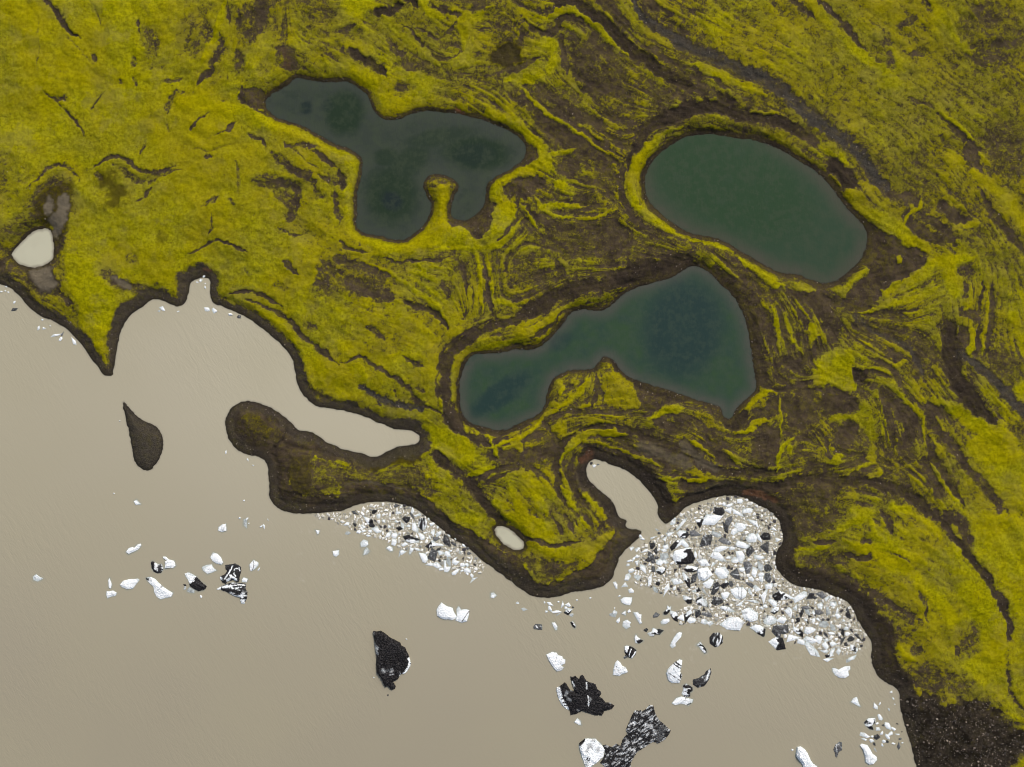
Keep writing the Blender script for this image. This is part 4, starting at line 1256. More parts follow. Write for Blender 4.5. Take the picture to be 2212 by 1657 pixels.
def new_mesh(name, verts, faces_flat, nper, mat, attrs=None, smooth=True):
    me = bpy.data.meshes.new(name)
    me.vertices.add(len(verts)); me.vertices.foreach_set('co', np.ascontiguousarray(verts, np.float32).ravel())
    nf = len(faces_flat) // nper
    me.loops.add(nf * nper); me.loops.foreach_set('vertex_index', np.ascontiguousarray(faces_flat, np.int32))
    me.polygons.add(nf); me.polygons.foreach_set('loop_start', np.arange(nf, dtype=np.int32) * nper)
    me.polygons.foreach_set('use_smooth', np.full(nf, smooth))
    me.update(calc_edges=True)
    for k, a in (attrs or {}).items():
        at = me.attributes.new(k, 'FLOAT', 'POINT'); at.data.foreach_set('value', np.ascontiguousarray(a, np.float32).ravel())
    me.materials.append(mat)
    ob = bpy.data.objects.new(name, me); col.objects.link(ob)
    return ob

def grid_object(name, xs, ys, Z, mat, attrs, keep=None):
    h, w = Z.shape
    XX, YY = np.meshgrid(wx(xs), wy(ys))
    V = np.stack([XX, YY, Z], -1).reshape(-1, 3)
    idx = np.arange(h * w, dtype=np.int32).reshape(h, w)
    F = np.stack([idx[1:, :-1], idx[1:, 1:], idx[:-1, 1:], idx[:-1, :-1]], -1)
    if keep is not None:
        kf = keep[1:, :-1] | keep[1:, 1:] | keep[:-1, 1:] | keep[:-1, :-1]
        F = F[kf]
        used = np.unique(F); remap = np.full(h * w, -1, np.int32); remap[used] = np.arange(len(used), dtype=np.int32)
        F = remap[F]; V = V[used]
        attrs = {k: np.asarray(a).reshape(-1)[used] for k, a in attrs.items()}
    return new_mesh(name, V, F.reshape(-1), 4, mat, attrs)

class NT:
    def __init__(s, name):
        s.m = bpy.data.materials.new(name); s.m.use_nodes = True
        s.t = s.m.node_tree; s.t.nodes.clear()
        s.out = s.n('ShaderNodeOutputMaterial'); s.b = s.n('ShaderNodeBsdfPrincipled')
        s.l(s.b.outputs[0], s.out.inputs[0])
    def n(s, ty, **kw):
        nd = s.t.nodes.new(ty)
        for k, v in kw.items(): setattr(nd, k, v)
        return nd
    def l(s, a, b): s.t.links.new(a, b)
    def attr(s, name): return s.n('ShaderNodeAttribute', attribute_name=name).outputs['Fac']
    def obj(s): return s.n('ShaderNodeTexCoord').outputs['Object']
    def noise(s, scale, detail=3, rough=.55, vec=None, stretch=None, dist=0):
        nd = s.n('ShaderNodeTexNoise'); nd.inputs['Scale'].default_value = scale; nd.inputs['Detail'].default_value = detail
        nd.inputs['Roughness'].default_value = rough; nd.inputs['Distortion'].default_value = dist
        v = vec if vec is not None else s.obj()
        if stretch:
            mp = s.n('ShaderNodeMapping'); mp.inputs['Rotation'].default_value = (0, 0, stretch[0]); mp.inputs['Scale'].default_value = (1 / stretch[1], 1 / stretch[2], 1)
            mp.vector_type = 'TEXTURE'; s.l(v, mp.inputs[0]); v = mp.outputs[0]
        s.l(v, nd.inputs['Vector']); return nd.outputs['Fac']
    def math(s, op, a, b=None, clamp=False):
        nd = s.n('ShaderNodeMath', operation=op); nd.use_clamp = clamp
        for i, x in enumerate((a, b)):
            if x is None: continue
            if isinstance(x, (int, float)): nd.inputs[i].default_value = x
            else: s.l(x, nd.inputs[i])
        return nd.outputs[0]
    def rng(s, x, a, b, c=0, d=1, smooth=True):
        nd = s.n('ShaderNodeMapRange'); nd.interpolation_type = 'SMOOTHSTEP' if smooth else 'LINEAR'
        s.l(x, nd.inputs['Value'])
        for k, v in zip(('From Min', 'From Max', 'To Min', 'To Max'), (a, b, c, d)):
            if isinstance(v, (int, float)): nd.inputs[k].default_value = v
            else: s.l(v, nd.inputs[k])
        return nd.outputs['Result']
    def mix(s, f, a, b, mode='MIX'):
        nd = s.n('ShaderNodeMix', data_type='RGBA', blend_type=mode)
        if isinstance(f, (int, float)): nd.inputs[0].default_value = f
        else: s.l(f, nd.inputs[0])
        for i, x in ((6, a), (7, b)):
            if isinstance(x, tuple): nd.inputs[i].default_value = x
            else: s.l(x, nd.inputs[i])
        return nd.outputs[2]
    def bump(s, h, strength, dist):
        nd = s.n('ShaderNodeBump'); nd.inputs['Strength'].default_value = strength; nd.inputs['Distance'].default_value = dist
        s.l(h, nd.inputs['Height']); s.l(nd.outputs[0], s.b.inputs['Normal']); return nd
    def base(s, c, rough=.9, spec=.2):
        if isinstance(c, tuple): s.b.inputs['Base Color'].default_value = c
        else: s.l(c, s.b.inputs['Base Color'])
        s.b.inputs['Roughness'].default_value = rough; s.b.inputs['Specular IOR Level'].default_value = spec

SKY_STRENGTH = 0.115; SUN_STRENGTH = 2.3
# ------------------------------------------------------------------ materials
def ground_material():
    t = NT('moss_and_gravel')
    cover, tone, gray, rust, mud, olive, wet, scree, dark = [t.attr(a) for a in ('cover', 'tone', 'gray', 'rust', 'mud', 'olive', 'wet', 'scree', 'dark')]
    fine = t.rng(t.noise(.85, 5, .72), .30, .70, smooth=False)          # ~1 m clumps
    mid = t.rng(t.noise(.22, 3, .6), .3, .7, smooth=False)
    grain = t.rng(t.noise(3.2, 2, .6), .3, .7, smooth=False)
    n1 = t.rng(t.noise(.62, 7, .86), .36, .64, smooth=False)
    n = t.math('ADD', t.math('MULTIPLY', n1, .85), t.math('MULTIPLY', mid, .15))
    k = t.math('SUBTRACT', t.math('MULTIPLY', cover, 1.06), n)
    moss = t.rng(k, -.03, .10); thinm = t.rng(k, -.26, -.03)
    # moss
    mc = t.mix(tone, lin(126, 120, 42), lin(157, 153, 10))
    mc = t.mix(t.rng(mid, .25, .95, 0, .45), mc, lin(136, 127, 3))
    mc = t.mix(t.rng(fine, .15, .8, .55, 0), mc, lin(84, 80, 6))
    mc = t.mix(t.rng(grain, .55, 1, 0, .5), mc, lin(174, 168, 24))
    spk = t.rng(t.noise(.62, 5, .75), .60, .68)
    mc = t.mix(t.math('MULTIPLY', spk, t.rng(tone, .2, 1, .65, .42)), mc, lin(66, 61, 18))
    pep = t.rng(t.noise(1.1, 4, .75), .60, .67)
    mc = t.mix(t.math('MULTIPLY', pep, .6), mc, lin(54, 47, 28))
    mc = t.mix(t.rng(t.noise(.10, 4, .7), .50, .66, 0, .42), mc, lin(128, 120, 56))
    mc = t.mix(t.rng(t.noise(.035, 2), .42, .62, 0, .35), mc, lin(148, 134, 4))
    mc = t.mix(t.math('MULTIPLY', olive, .95), mc, lin(70, 62, 20))
    # bare ground
    sc = t.mix(t.rng(mid, .1, .9), lin(80, 69, 54), lin(62, 53, 44))
    thin = t.math('MULTIPLY', t.rng(t.noise(.5, 5, .72), .44, .62), t.rng(t.noise(.06, 2), .35, .6, .25, .8))
    sc = t.mix(thin, sc, lin(90, 82, 34))
    sc = t.mix(t.math('MULTIPLY', olive, .7), sc, lin(60, 54, 28))
    gc = t.mix(t.rng(grain, .1, .9), lin(48, 45, 40), lin(80, 76, 68))
    sc = t.mix(gray, sc, gc)
    sc = t.mix(t.rng(grain, .0, .45, .6, 0), sc, lin(34, 30, 27))
    vor = t.n('ShaderNodeTexVoronoi'); vor.inputs['Scale'].default_value = 1.6; t.l(t.obj(), vor.inputs['Vector'])
    peb = t.math('MULTIPLY', t.rng(vor.outputs['Distance'], .10, .22, 1, 0), t.rng(t.noise(.9, 1), .55, .66))
    sc = t.mix(t.math('MULTIPLY', peb, .55), sc, lin(112, 104, 94))
    sc = t.mix(t.math('MULTIPLY', dark, t.rng(fine, .1, .9, 1, .5)), sc, t.mix(grain, lin(30, 26, 23), lin(56, 49, 43)))  # dark soil, with scarp and hollow shade painted into the colour
    dk = t.mix(t.rng(fine, .2, .8), lin(34, 30, 26), lin(62, 56, 48))
    dk = t.mix(t.rng(mid, .35, .8), dk, lin(30, 27, 23))
    sc = t.mix(t.math('MULTIPLY', scree, .88), sc, dk)
    sc = t.mix(t.math('MULTIPLY', rust, t.rng(fine, .1, .8, .5, 1)), sc, lin(122, 82, 56))
    sc = t.mix(t.math('MULTIPLY', wet, .55), sc, lin(40, 38, 35))
    th = t.mix(t.rng(grain, .1, .9), lin(84, 76, 32), lin(114, 106, 46))
    th = t.mix(t.math('MULTIPLY', olive, .95), th, lin(66, 58, 24))
    c = t.mix(t.math('MULTIPLY', thinm, t.math('SUBTRACT', 1.0, t.math('MULTIPLY', gray, .5))), sc, th)
    c = t.mix(moss, c, mc)
    mudc = t.mix(t.noise(.5, 3, .6), lin(90, 82, 67), lin(116, 107, 90))
    c = t.mix(mud, c, mudc)
    t.base(c, 1.0, .0)
    hgt = t.math('ADD', t.math('MULTIPLY', fine, .7), t.math('ADD', t.math('MULTIPLY', grain, .25), t.math('MULTIPLY', moss, .5)))
    t.bump(hgt, .7, .35)
    return t.m
M_ground = ground_material()

def lake_material():
    t = NT('muddy_water')
    sh, slush, bay, und = t.attr('shallow'), t.attr('slush'), t.attr('bay'), t.attr('under')
    big = t.rng(t.noise(.012, 3, .5), .3, .7)
    c = t.mix(bay, lin(157, 149, 128), lin(186, 179, 155))
    c = t.mix(t.math('MULTIPLY', big, .35), c, lin(167, 160, 132))
    c = t.mix(t.math('MULTIPLY', slush, t.rng(t.noise(.55, 4, .65), .42, .66, 0, .85)), c, lin(196, 190, 174))
    c = t.mix(t.math('MULTIPLY', und, .6), c, lin(146, 152, 140))
    c = t.mix(t.math('MULTIPLY', sh, .55), c, lin(112, 108, 98))
    t.base(c, .35, .25)
    w1 = t.noise(.62, 3, .6, stretch=(math.radians(28), 1.0, .25), dist=.8)
    w2 = t.noise(1.7, 2, .6, stretch=(math.radians(48), 1.0, .35), dist=.5)
    amp = t.math('MULTIPLY', t.rng(t.noise(.010, 2), .38, .62, .15, 1), t.math('SUBTRACT', 1.0, t.math('MULTIPLY', slush, .8)))
    w = t.math('MULTIPLY', t.math('ADD', w1, t.math('MULTIPLY', w2, .45)), amp)
    t.bump(w, .4, .34)
    return t.m
M_lake = lake_material()

def pond_material(name, edge, mid_, deep_c, weed_c, blue_c):
    t = NT(name)
    d, wd, bl, sh = t.attr('deep'), t.attr('weed'), t.attr('blue'), t.attr('shallow')
    n = t.rng(t.noise(.16, 4, .6), .3, .7)
    c = t.mix(d, edge, deep_c)
    c = t.mix(t.rng(n, .2, 1, 0, .35), c, mid_)
    c = t.mix(wd, c, weed_c); c = t.mix(bl, c, blue_c)
    c = t.mix(t.rng(t.noise(.30, 6, .75), .44, .62, 0, .42), c, mid_)
    c = t.mix(t.rng(t.noise(.17, 5, .7), .52, .66, 0, .35), c, deep_c)
    c = t.mix(t.math('MULTIPLY', sh, .45), c, lin(52, 49, 43))
    t.base(c, .25, .2)
    t.bump(t.noise(1.5, 2, .5, stretch=(math.radians(5), 1, .25)), .25, .15)
    return t.m
M_pondA = pond_material('tarn_water_olive', lin(60, 66, 57), lin(62, 71, 52), lin(40, 53, 41), lin(33, 49, 31), lin(32, 43, 40))
M_pondB = pond_material('tarn_water_green', lin(72, 72, 60), lin(62, 72, 54), lin(48, 68, 49), lin(42, 66, 41), lin(40, 60, 54))
M_pondC = pond_material('tarn_water_blue', lin(76, 77, 68), lin(60, 74, 60), lin(46, 66, 56), lin(52, 74, 48), lin(38, 57, 53))

def milk_material():
    t = NT('milky_water')
    c = t.mix(t.attr('shallow'), lin(190, 187, 162), lin(128, 120, 104))
    c = t.mix(t.rng(t.noise(.12, 2), .4, .7, 0, .4), c, lin(180, 176, 152))
    t.base(c, .3, .25); return t.m
M_milk = milk_material()

def stone_material():
    t = NT('stone')
    c = t.mix(t.rng(t.attr('tint'), .2, 1), lin(58, 54, 50), lin(132, 120, 108))
    c = t.mix(t.rng(t.attr('tint'), .9, .95), c, lin(176, 160, 142))
    t.base(c, .9, .2); return t.m
M_stone = stone_material()

def ice_material():
    t = NT('glacier_ice')
    ash = t.attr('ash')
    pos = t.n('ShaderNodeNewGeometry').outputs['Position']
    sep = t.n('ShaderNodeSeparateXYZ'); t.l(pos, sep.inputs[0])
    n = t.rng(t.noise(1.6, 4, .65, vec=pos), .3, .7)
    white = t.mix(t.rng(n, .2, .9), lin(236, 242, 243, False), lin(252, 253, 252, False))
    white = t.mix(t.rng(t.noise(.45, 4, .65, vec=pos), .5, .75, 0, .45), white, lin(196, 206, 208, False))
    black = t.mix(t.rng(n, .15, .95), lin(19, 18, 18, False), lin(50, 48, 49, False))
    black = t.mix(t.rng(t.noise(2.4, 3, .6, vec=pos), .64, .74, 0, .5), black, lin(150, 150, 150, False))
    f = t.rng(t.math('ADD', ash, t.math('MULTIPLY', t.math('SUBTRACT', n, .5), .14)), .18, .86, smooth=False)
    c = t.mix(f, white, black)
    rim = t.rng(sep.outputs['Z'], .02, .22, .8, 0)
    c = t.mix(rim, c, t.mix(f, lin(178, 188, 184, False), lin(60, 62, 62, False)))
    t.base(c, .45, .35)
    t.b.inputs['IOR'].default_value = 1.31
    t.bump(n, .4, .2)
    return t.m
M_ice = ice_material()

def brash_material():
    t = NT('brash_ice')
    c = t.mix(t.rng(t.attr('ash'), .0, .75), lin(248, 248, 244, False), lin(200, 197, 184, False))
    c = t.mix(t.rng(t.attr('ash'), .72, .75), c, lin(150, 150, 142, False))
    c = t.mix(t.rng(t.attr('ash'), .84, .86), c, lin(70, 67, 68, False))
    t.base(c, .5, .3); return t.m
M_brash = brash_material()

# ------------------------------------------------------------------ ground sheet and lake
ground = grid_object('ground', XS, YS, hz, M_ground, dict(cover=cover, tone=tone, gray=gray, rust=rust, mud=mud, olive=olive, wet=wet, scree=scree, dark=dark))
ground['kind'] = 'structure'

def ice_outlines():
    for line in ICE.strip().splitlines():
        if line[0] == 'p':
            h, pts = line.split('|')[:2]
            if h.split()[2][0] in 'WVMG': yield P(h.split()[1], pts)
def foot_alpha(p):
    r = 1.8
    i0, i1 = np.searchsorted(XS, [p[:, 0].min() - 6, p[:, 0].max() + 6]); j0, j1 = np.searchsorted(YS, [p[:, 1].min() - 6, p[:, 1].max() + 6])
    sl = (slice(j0, j1), slice(i0, i1))
    d = sdf(p, XS[i0:i1], YS[j0:j1], X[sl], Y[sl], 6)
    return sl, sstep(r, .2, d + 1.0 * fr[sl])
# ice pack outlines on the lake
PACK_E = P('F2', "850,340 1100,220 1350,110 1600,70 1750,90 1900,190 2050,290 2150,400 2190,620 2100,740 2080,900 2130,1040 2250,1140 2400,1200 2650,1240 2850,1310 3020,1440 3100,1600 3200,1780 3160,1900 3080,2010 2900,2000 2740,2010 2650,1960 2450,1880 2300,1870 2150,1740 2000,1700 1880,1690 1700,1640 1500,1680 1380,1640 1300,1680 1180,1640 900,1640 860,1480 1000,1440 1040,1350 930,1290 700,1280 560,1210 380,1140 330,1000 420,850 400,700 560,620 760,520")
PACK_W = P('F1', "30,230 250,230 560,190 800,110 1000,100 1230,140 1400,250 1560,380 1700,510 1850,610 2000,720 2150,860 2120,950 1990,960 1850,960 1700,900 1450,870 1400,700 1250,690 1080,640 900,530 700,520 450,390 250,310 60,270")
slush = np.zeros_like(X)
for pk, s_ in ((PACK_E, .8), (PACK_W, .7)):
    sl, al = poly_alpha(pk, 60); slush[sl] = np.maximum(slush[sl], al * s_)
dI = sdf(chaikin(ISLET), XS, YS, XL, YL, 30)
near = np.minimum(-dL, dI)
keep = (dL < 2.5)
bay = np.clip(sstep(760, 300, Y - .12 * X) * .62 + .38 * sstep(60, 380, X) * sstep(600, 380, Y), 0, 1)
under = np.zeros_like(X)
for poly_ in ice_outlines():
    if poly_.max() < 0: continue
    sl, al = foot_alpha(poly_); under[sl] = np.maximum(under[sl], al)
lake = grid_object('lake', XS, YS, np.zeros_like(X), M_lake, dict(shallow=1 - sstep(-.2, 1.6, near), slush=slush, bay=bay, under=under), keep)
lake['kind'] = 'structure'

# teardrop islet
i0, i1 = np.searchsorted(XS, [110, 175]); j0, j1 = np.searchsorted(YS, [385, 485])
sl = (slice(j0, j1), slice(i0, i1)); di = dI[sl]
zi = np.where(di < 0, 1.7 * (1 - np.exp(di / 7)) + .05 * fbm(X[sl], Y[sl], 2, 2, 93), -.12 * di)
z0 = np.zeros_like(di)
isl = grid_object('islet', XS[i0:i1], YS[j0:j1], zi, M_ground, dict(cover=z0, tone=z0, gray=z0 + .75, rust=z0, mud=z0, olive=z0, wet=1 - sstep(.5, 3, -di), scree=z0, dark=z0), di < 4)
isl['label'] = 'dark gravel islet shaped like a teardrop, standing alone in the muddy lake'; isl['category'] = 'islet'

# ponds
PONDLOOK = dict(
    A='shallow dark tarn with a lobed outline and a green bed', B='oval green tarn', C='long waisted blue-green tarn', NW='milky pool', S='milky pool')
for k_, (poly, zp, nm) in enumerate(PONDS):
    x0, y0 = poly.min(0) - 6; x1, y1 = poly.max(0) + 6
    i0, i1 = np.searchsorted(XS, [x0, x1]); j0, j1 = np.searchsorted(YS, [y0, y1])
    sl = (slice(j0, j1), slice(i0, i1)); d = dP[k_][sl]; xx, yy = X[sl] + 2.5 * wA[sl], Y[sl] + 2.5 * wB[sl]
    deep = sstep(0, dict(A=13, B=17, C=15, NW=3, S=3)[nm], -d - 1.0)
    weed = np.zeros_like(d); blue = np.zeros_like(d)
    def blob(arr, sheet, cx, cy, rx, ry, a=0, s=1.):
        ox, oy, k = SHEETS[sheet]; c, n = math.cos(math.radians(a)), math.sin(math.radians(a))
        ux, uy = (xx - ox - k * cx), (yy - oy - k * cy)
        q = np.hypot((ux * c + uy * n) / (rx * k), (-ux * n + uy * c) / (ry * k))
        np.maximum(arr, s * sstep(1.25, .6, q), out=arr)
    if nm == 'A':
        deep *= .35
        for b in ((('10'), 30, 740, 130, 150, 20, .9), ('10', 880, 1000, 230, 110, 5, 1), ('10', 300, 1030, 80, 60, 0, .7), ('10', 330, 1270, 180, 190, 0, .85), ('10', 640, 900, 240, 60, -10, .6), ('10', 420, 1080, 200, 90, -40, .7)): blob(weed, *b)
        blob(blue, '10', 330, 1310, 80, 60, 30, 1); blob(blue, '00', 1990, 710, 50, 45, 0, .9); blob(blue, '00', 2130, 700, 50, 40, 0, .4); blob(blue, '10', 860, 1010, 160, 80, 0, .45)
    if nm == 'B':
        blob(weed, '20', 300, 1180, 620, 330, 25, 1)
    if nm == 'C':
        blob(blue, '21', 0, 480, 260, 330, 10, 1); blob(blue, '11', 1030, 900, 240, 80, -35, .9); blob(blue, '11', 1420, 560, 90, 60, -40, .55)
        weed = np.clip(deep * (1 - blue) * (.55 + .6 * fbm(xx, yy, 9, 3, 97)), 0, 1)
    p_ = grid_object('pond', XS[i0:i1], YS[j0:j1], np.full(d.shape, zp, np.float32), {'A': M_pondA, 'B': M_pondB, 'C': M_pondC}.get(nm, M_milk), dict(deep=deep, weed=weed, blue=blue, shallow=1 - sstep(-.3, 1.5 if nm in 'ABC' else 3.2, -d + .8 * fr[sl])), d < 2.5)
    p_['kind'] = 'structure'

# ------------------------------------------------------------------ loose stones
def stones():
    V = []; F = []; T = []
    phi = (1 + 5 ** .5) / 2
    ico = np.array([(-1, phi, 0), (1, phi, 0), (-1, -phi, 0), (1, -phi, 0), (0, -1, phi), (0, 1, phi), (0, -1, -phi), (0, 1, -phi), (phi, 0, -1), (phi, 0, 1), (-phi, 0, -1), (-phi, 0, 1)]) / 1.9
    tri = np.array([(0, 11, 5), (0, 5, 1), (0, 1, 7), (0, 7, 10), (0, 10, 11), (1, 5, 9), (5, 11, 4), (11, 10, 2), (10, 7, 6), (7, 1, 8), (3, 9, 4), (3, 4, 2), (3, 2, 6), (3, 6, 8), (3, 8, 9), (4, 9, 5), (2, 4, 11), (6, 2, 10), (8, 6, 7), (9, 8, 1)])
    wgt = np.clip(.35 * gray + .55 * scree + .12 * cut, 0, 2) * (dL > 1.0) * (np.minimum.reduce(dP) > .8)
    wgt += .5 * ((np.minimum.reduce(dP[:3]) > .2) & (np.minimum.reduce(dP[:3]) < 2.2))
    wgt = wgt[NG:-NG, NG:-NG]; pw = wgt.ravel() / wgt.sum()
    pick = rng.choice(pw.size, 5200, p=pw)
    jj, ii = np.divmod(pick, wgt.shape[1])
    sc = scree[NG:-NG, NG:-NG]
    n = 0
    for j, i in zip(jj, ii):
        r = S * (.26 + .5 * rng.random() ** 3) * (1.0 + 1.1 * sc[j, i] * rng.random() ** 2)
        x = XS_C[i] + rng.random() - .5; y = YS_C[j] + rng.random() - .5
        q = ico * r * (0.75 + .5 * rng.random((12, 1))) * np.array([1, .8, .6])
        a = rng.random() * 6.28; c, s = math.cos(a), math.sin(a)
        q = q @ np.array([[c, s, 0], [-s, c, 0], [0, 0, 1]])
        V.append(q + np.array([wx(x), wy(y), hz[NG + j, NG + i] + r * .1])); F.append(tri + n); n += 12; T.append(np.full(12, rng.random()))
    o = new_mesh('gravel', np.vstack(V), np.vstack(F).ravel(), 3, M_stone, dict(tint=np.concatenate(T)), False)
    o['kind'] = 'stuff'; o['label'] = 'scattered grey and pale stones on the dark gravel banks and pond rims'; o['category'] = 'gravel'
stones()

# ------------------------------------------------------------------ ice
def pip(poly, pts):
    r = np.zeros(len(pts), bool)
    for a, b in zip(poly, np.roll(poly, -1, 0)):
        if a[1] == b[1]: continue
        m = ((a[1] > pts[:, 1]) != (b[1] > pts[:, 1])) & (pts[:, 0] < (b[0] - a[0]) * (pts[:, 1] - a[1]) / (b[1] - a[1]) + a[0])
        r ^= m
    return r
def seg_d(pts, line, closed=False):
    d = np.full(len(pts), 1e9)
    q = list(zip(line, np.roll(line, -1, 0))) if closed else list(zip(line[:-1], line[1:]))
    for a, b in q:
        v = b - a; L = (v * v).sum() + 1e-9
        t = np.clip(((pts - a) @ v) / L, 0, 1)
        d = np.minimum(d, np.hypot(*(pts - a - t[:, None] * v).T))
    return d
def area_of(p):
    q = np.roll(p, -1, 0); return abs((p[:, 0] * q[:, 1] - q[:, 0] * p[:, 1]).sum()) / 2

def block_outline(cx, cy, r, asp, ang, rg):
    n = int(rg.choice([3, 4, 4, 5, 5, 6]))
    th = np.sort((np.arange(n) + .7 * (rg.random(n) - .5)) / n * 2 * np.pi)
    rad = r * (.92 + .42 * rg.random(n)) * (1.12 if n < 5 else 1)
    p = np.stack([rad * np.cos(th), rad * asp * np.sin(th)], 1)
    if rg.random() < .45: p[:, 1] *= 1 - .45 * (p[:, 0] / r + 1) / 2
    a = math.radians(ang + rg.normal() * 5)
    return p @ np.array([[math.cos(a), math.sin(a)], [-math.sin(a), math.cos(a)]]) + [cx, cy]

def ash_pattern(kind, pts, c, r, rg):
    n1 = fbm(pts[:, 0] + rg.random() * 50, pts[:, 1], max(1.2, r * .5), 3, int(rg.integers(1, 90)))
    a = rg.random() * np.pi
    if kind[0] == 'S': a = {'2': 1.75, '3': .25, '4': .1}.get(kind[1:], .95)
    u = (pts[:, 0] - c[0]) * math.cos(a) + (pts[:, 1] - c[1]) * math.sin(a)
    w = (pts[:, 1] - c[1]) * math.cos(a) - (pts[:, 0] - c[0]) * math.sin(a)
    if kind[0] == 'W': return np.where((np.abs(u + .35 * r * n1) < .05 * r) & (rg.random() < .35), .55, .0) + .12 * sstep(.15, .5, n1)
    if kind[0] == 'V': return .5 * sstep(.05, .6, fbm(pts[:, 0], pts[:, 1], max(1.2, r * .4), 3, int(rg.integers(1, 90)))) + .1 * sstep(0, .4, n1)
    if kind[0] == 'D': return (.95 if r > 7 else .82 + .12 * rg.random()) - .35 * sstep(.35, .7, n1) * (r > 3) - .1 * rg.random()
    if kind[0] == 'G': return .38 + .25 * n1
    if kind[0] == 'M':
        return sstep(-.12, .12, u / r * .9 + 1.1 * n1 + (rg.random() - .5) * .5) * .95
    b = 1.9 * fbm(u * (1.15 if kind == 'S' else 1.5), w * .30, 1.2 if kind == 'S' else 1.6, 3, 8) + .5 * n1
    return (.45 + .43 * sstep(-.2, .7, b + .62)) * sstep(-1.15, -.35, b + .62) if kind == 'S' else .88 * sstep(-.75, .35, b + .40)

pieces = []
for line in ICE.strip().splitlines():
    if line[0] == 'p':
        parts = line.split('|')
        _, sheet, kind = parts[0].split()
        poly = P(sheet, parts[1]); marks = []
        if len(parts) > 3 and parts[3]:
            for mk in parts[3].split(';'):
                h, pt = mk.split(':'); v, w = h.split()
                marks.append((float(v), float(w) * SHEETS[sheet][2], P(sheet, pt)))
        pieces.append([sheet, kind, poly, parts[2], marks])
    else:
        _, sheet, kind, x, y, r, asp, ang = line.split()
        ox, oy, k = SHEETS[sheet]
        rg = np.random.default_rng(int(float(x) * 7 + float(y) * 13))
        pieces.append([sheet, kind, block_outline(ox + k * float(x), oy + k * float(y), k * float(r) * (1.16 if sheet in ('F1', 'F2', 'F3') else 1.05), float(asp), float(ang), rg), None, []])
pieces.sort(key=lambda q: -area_of(q[2]))

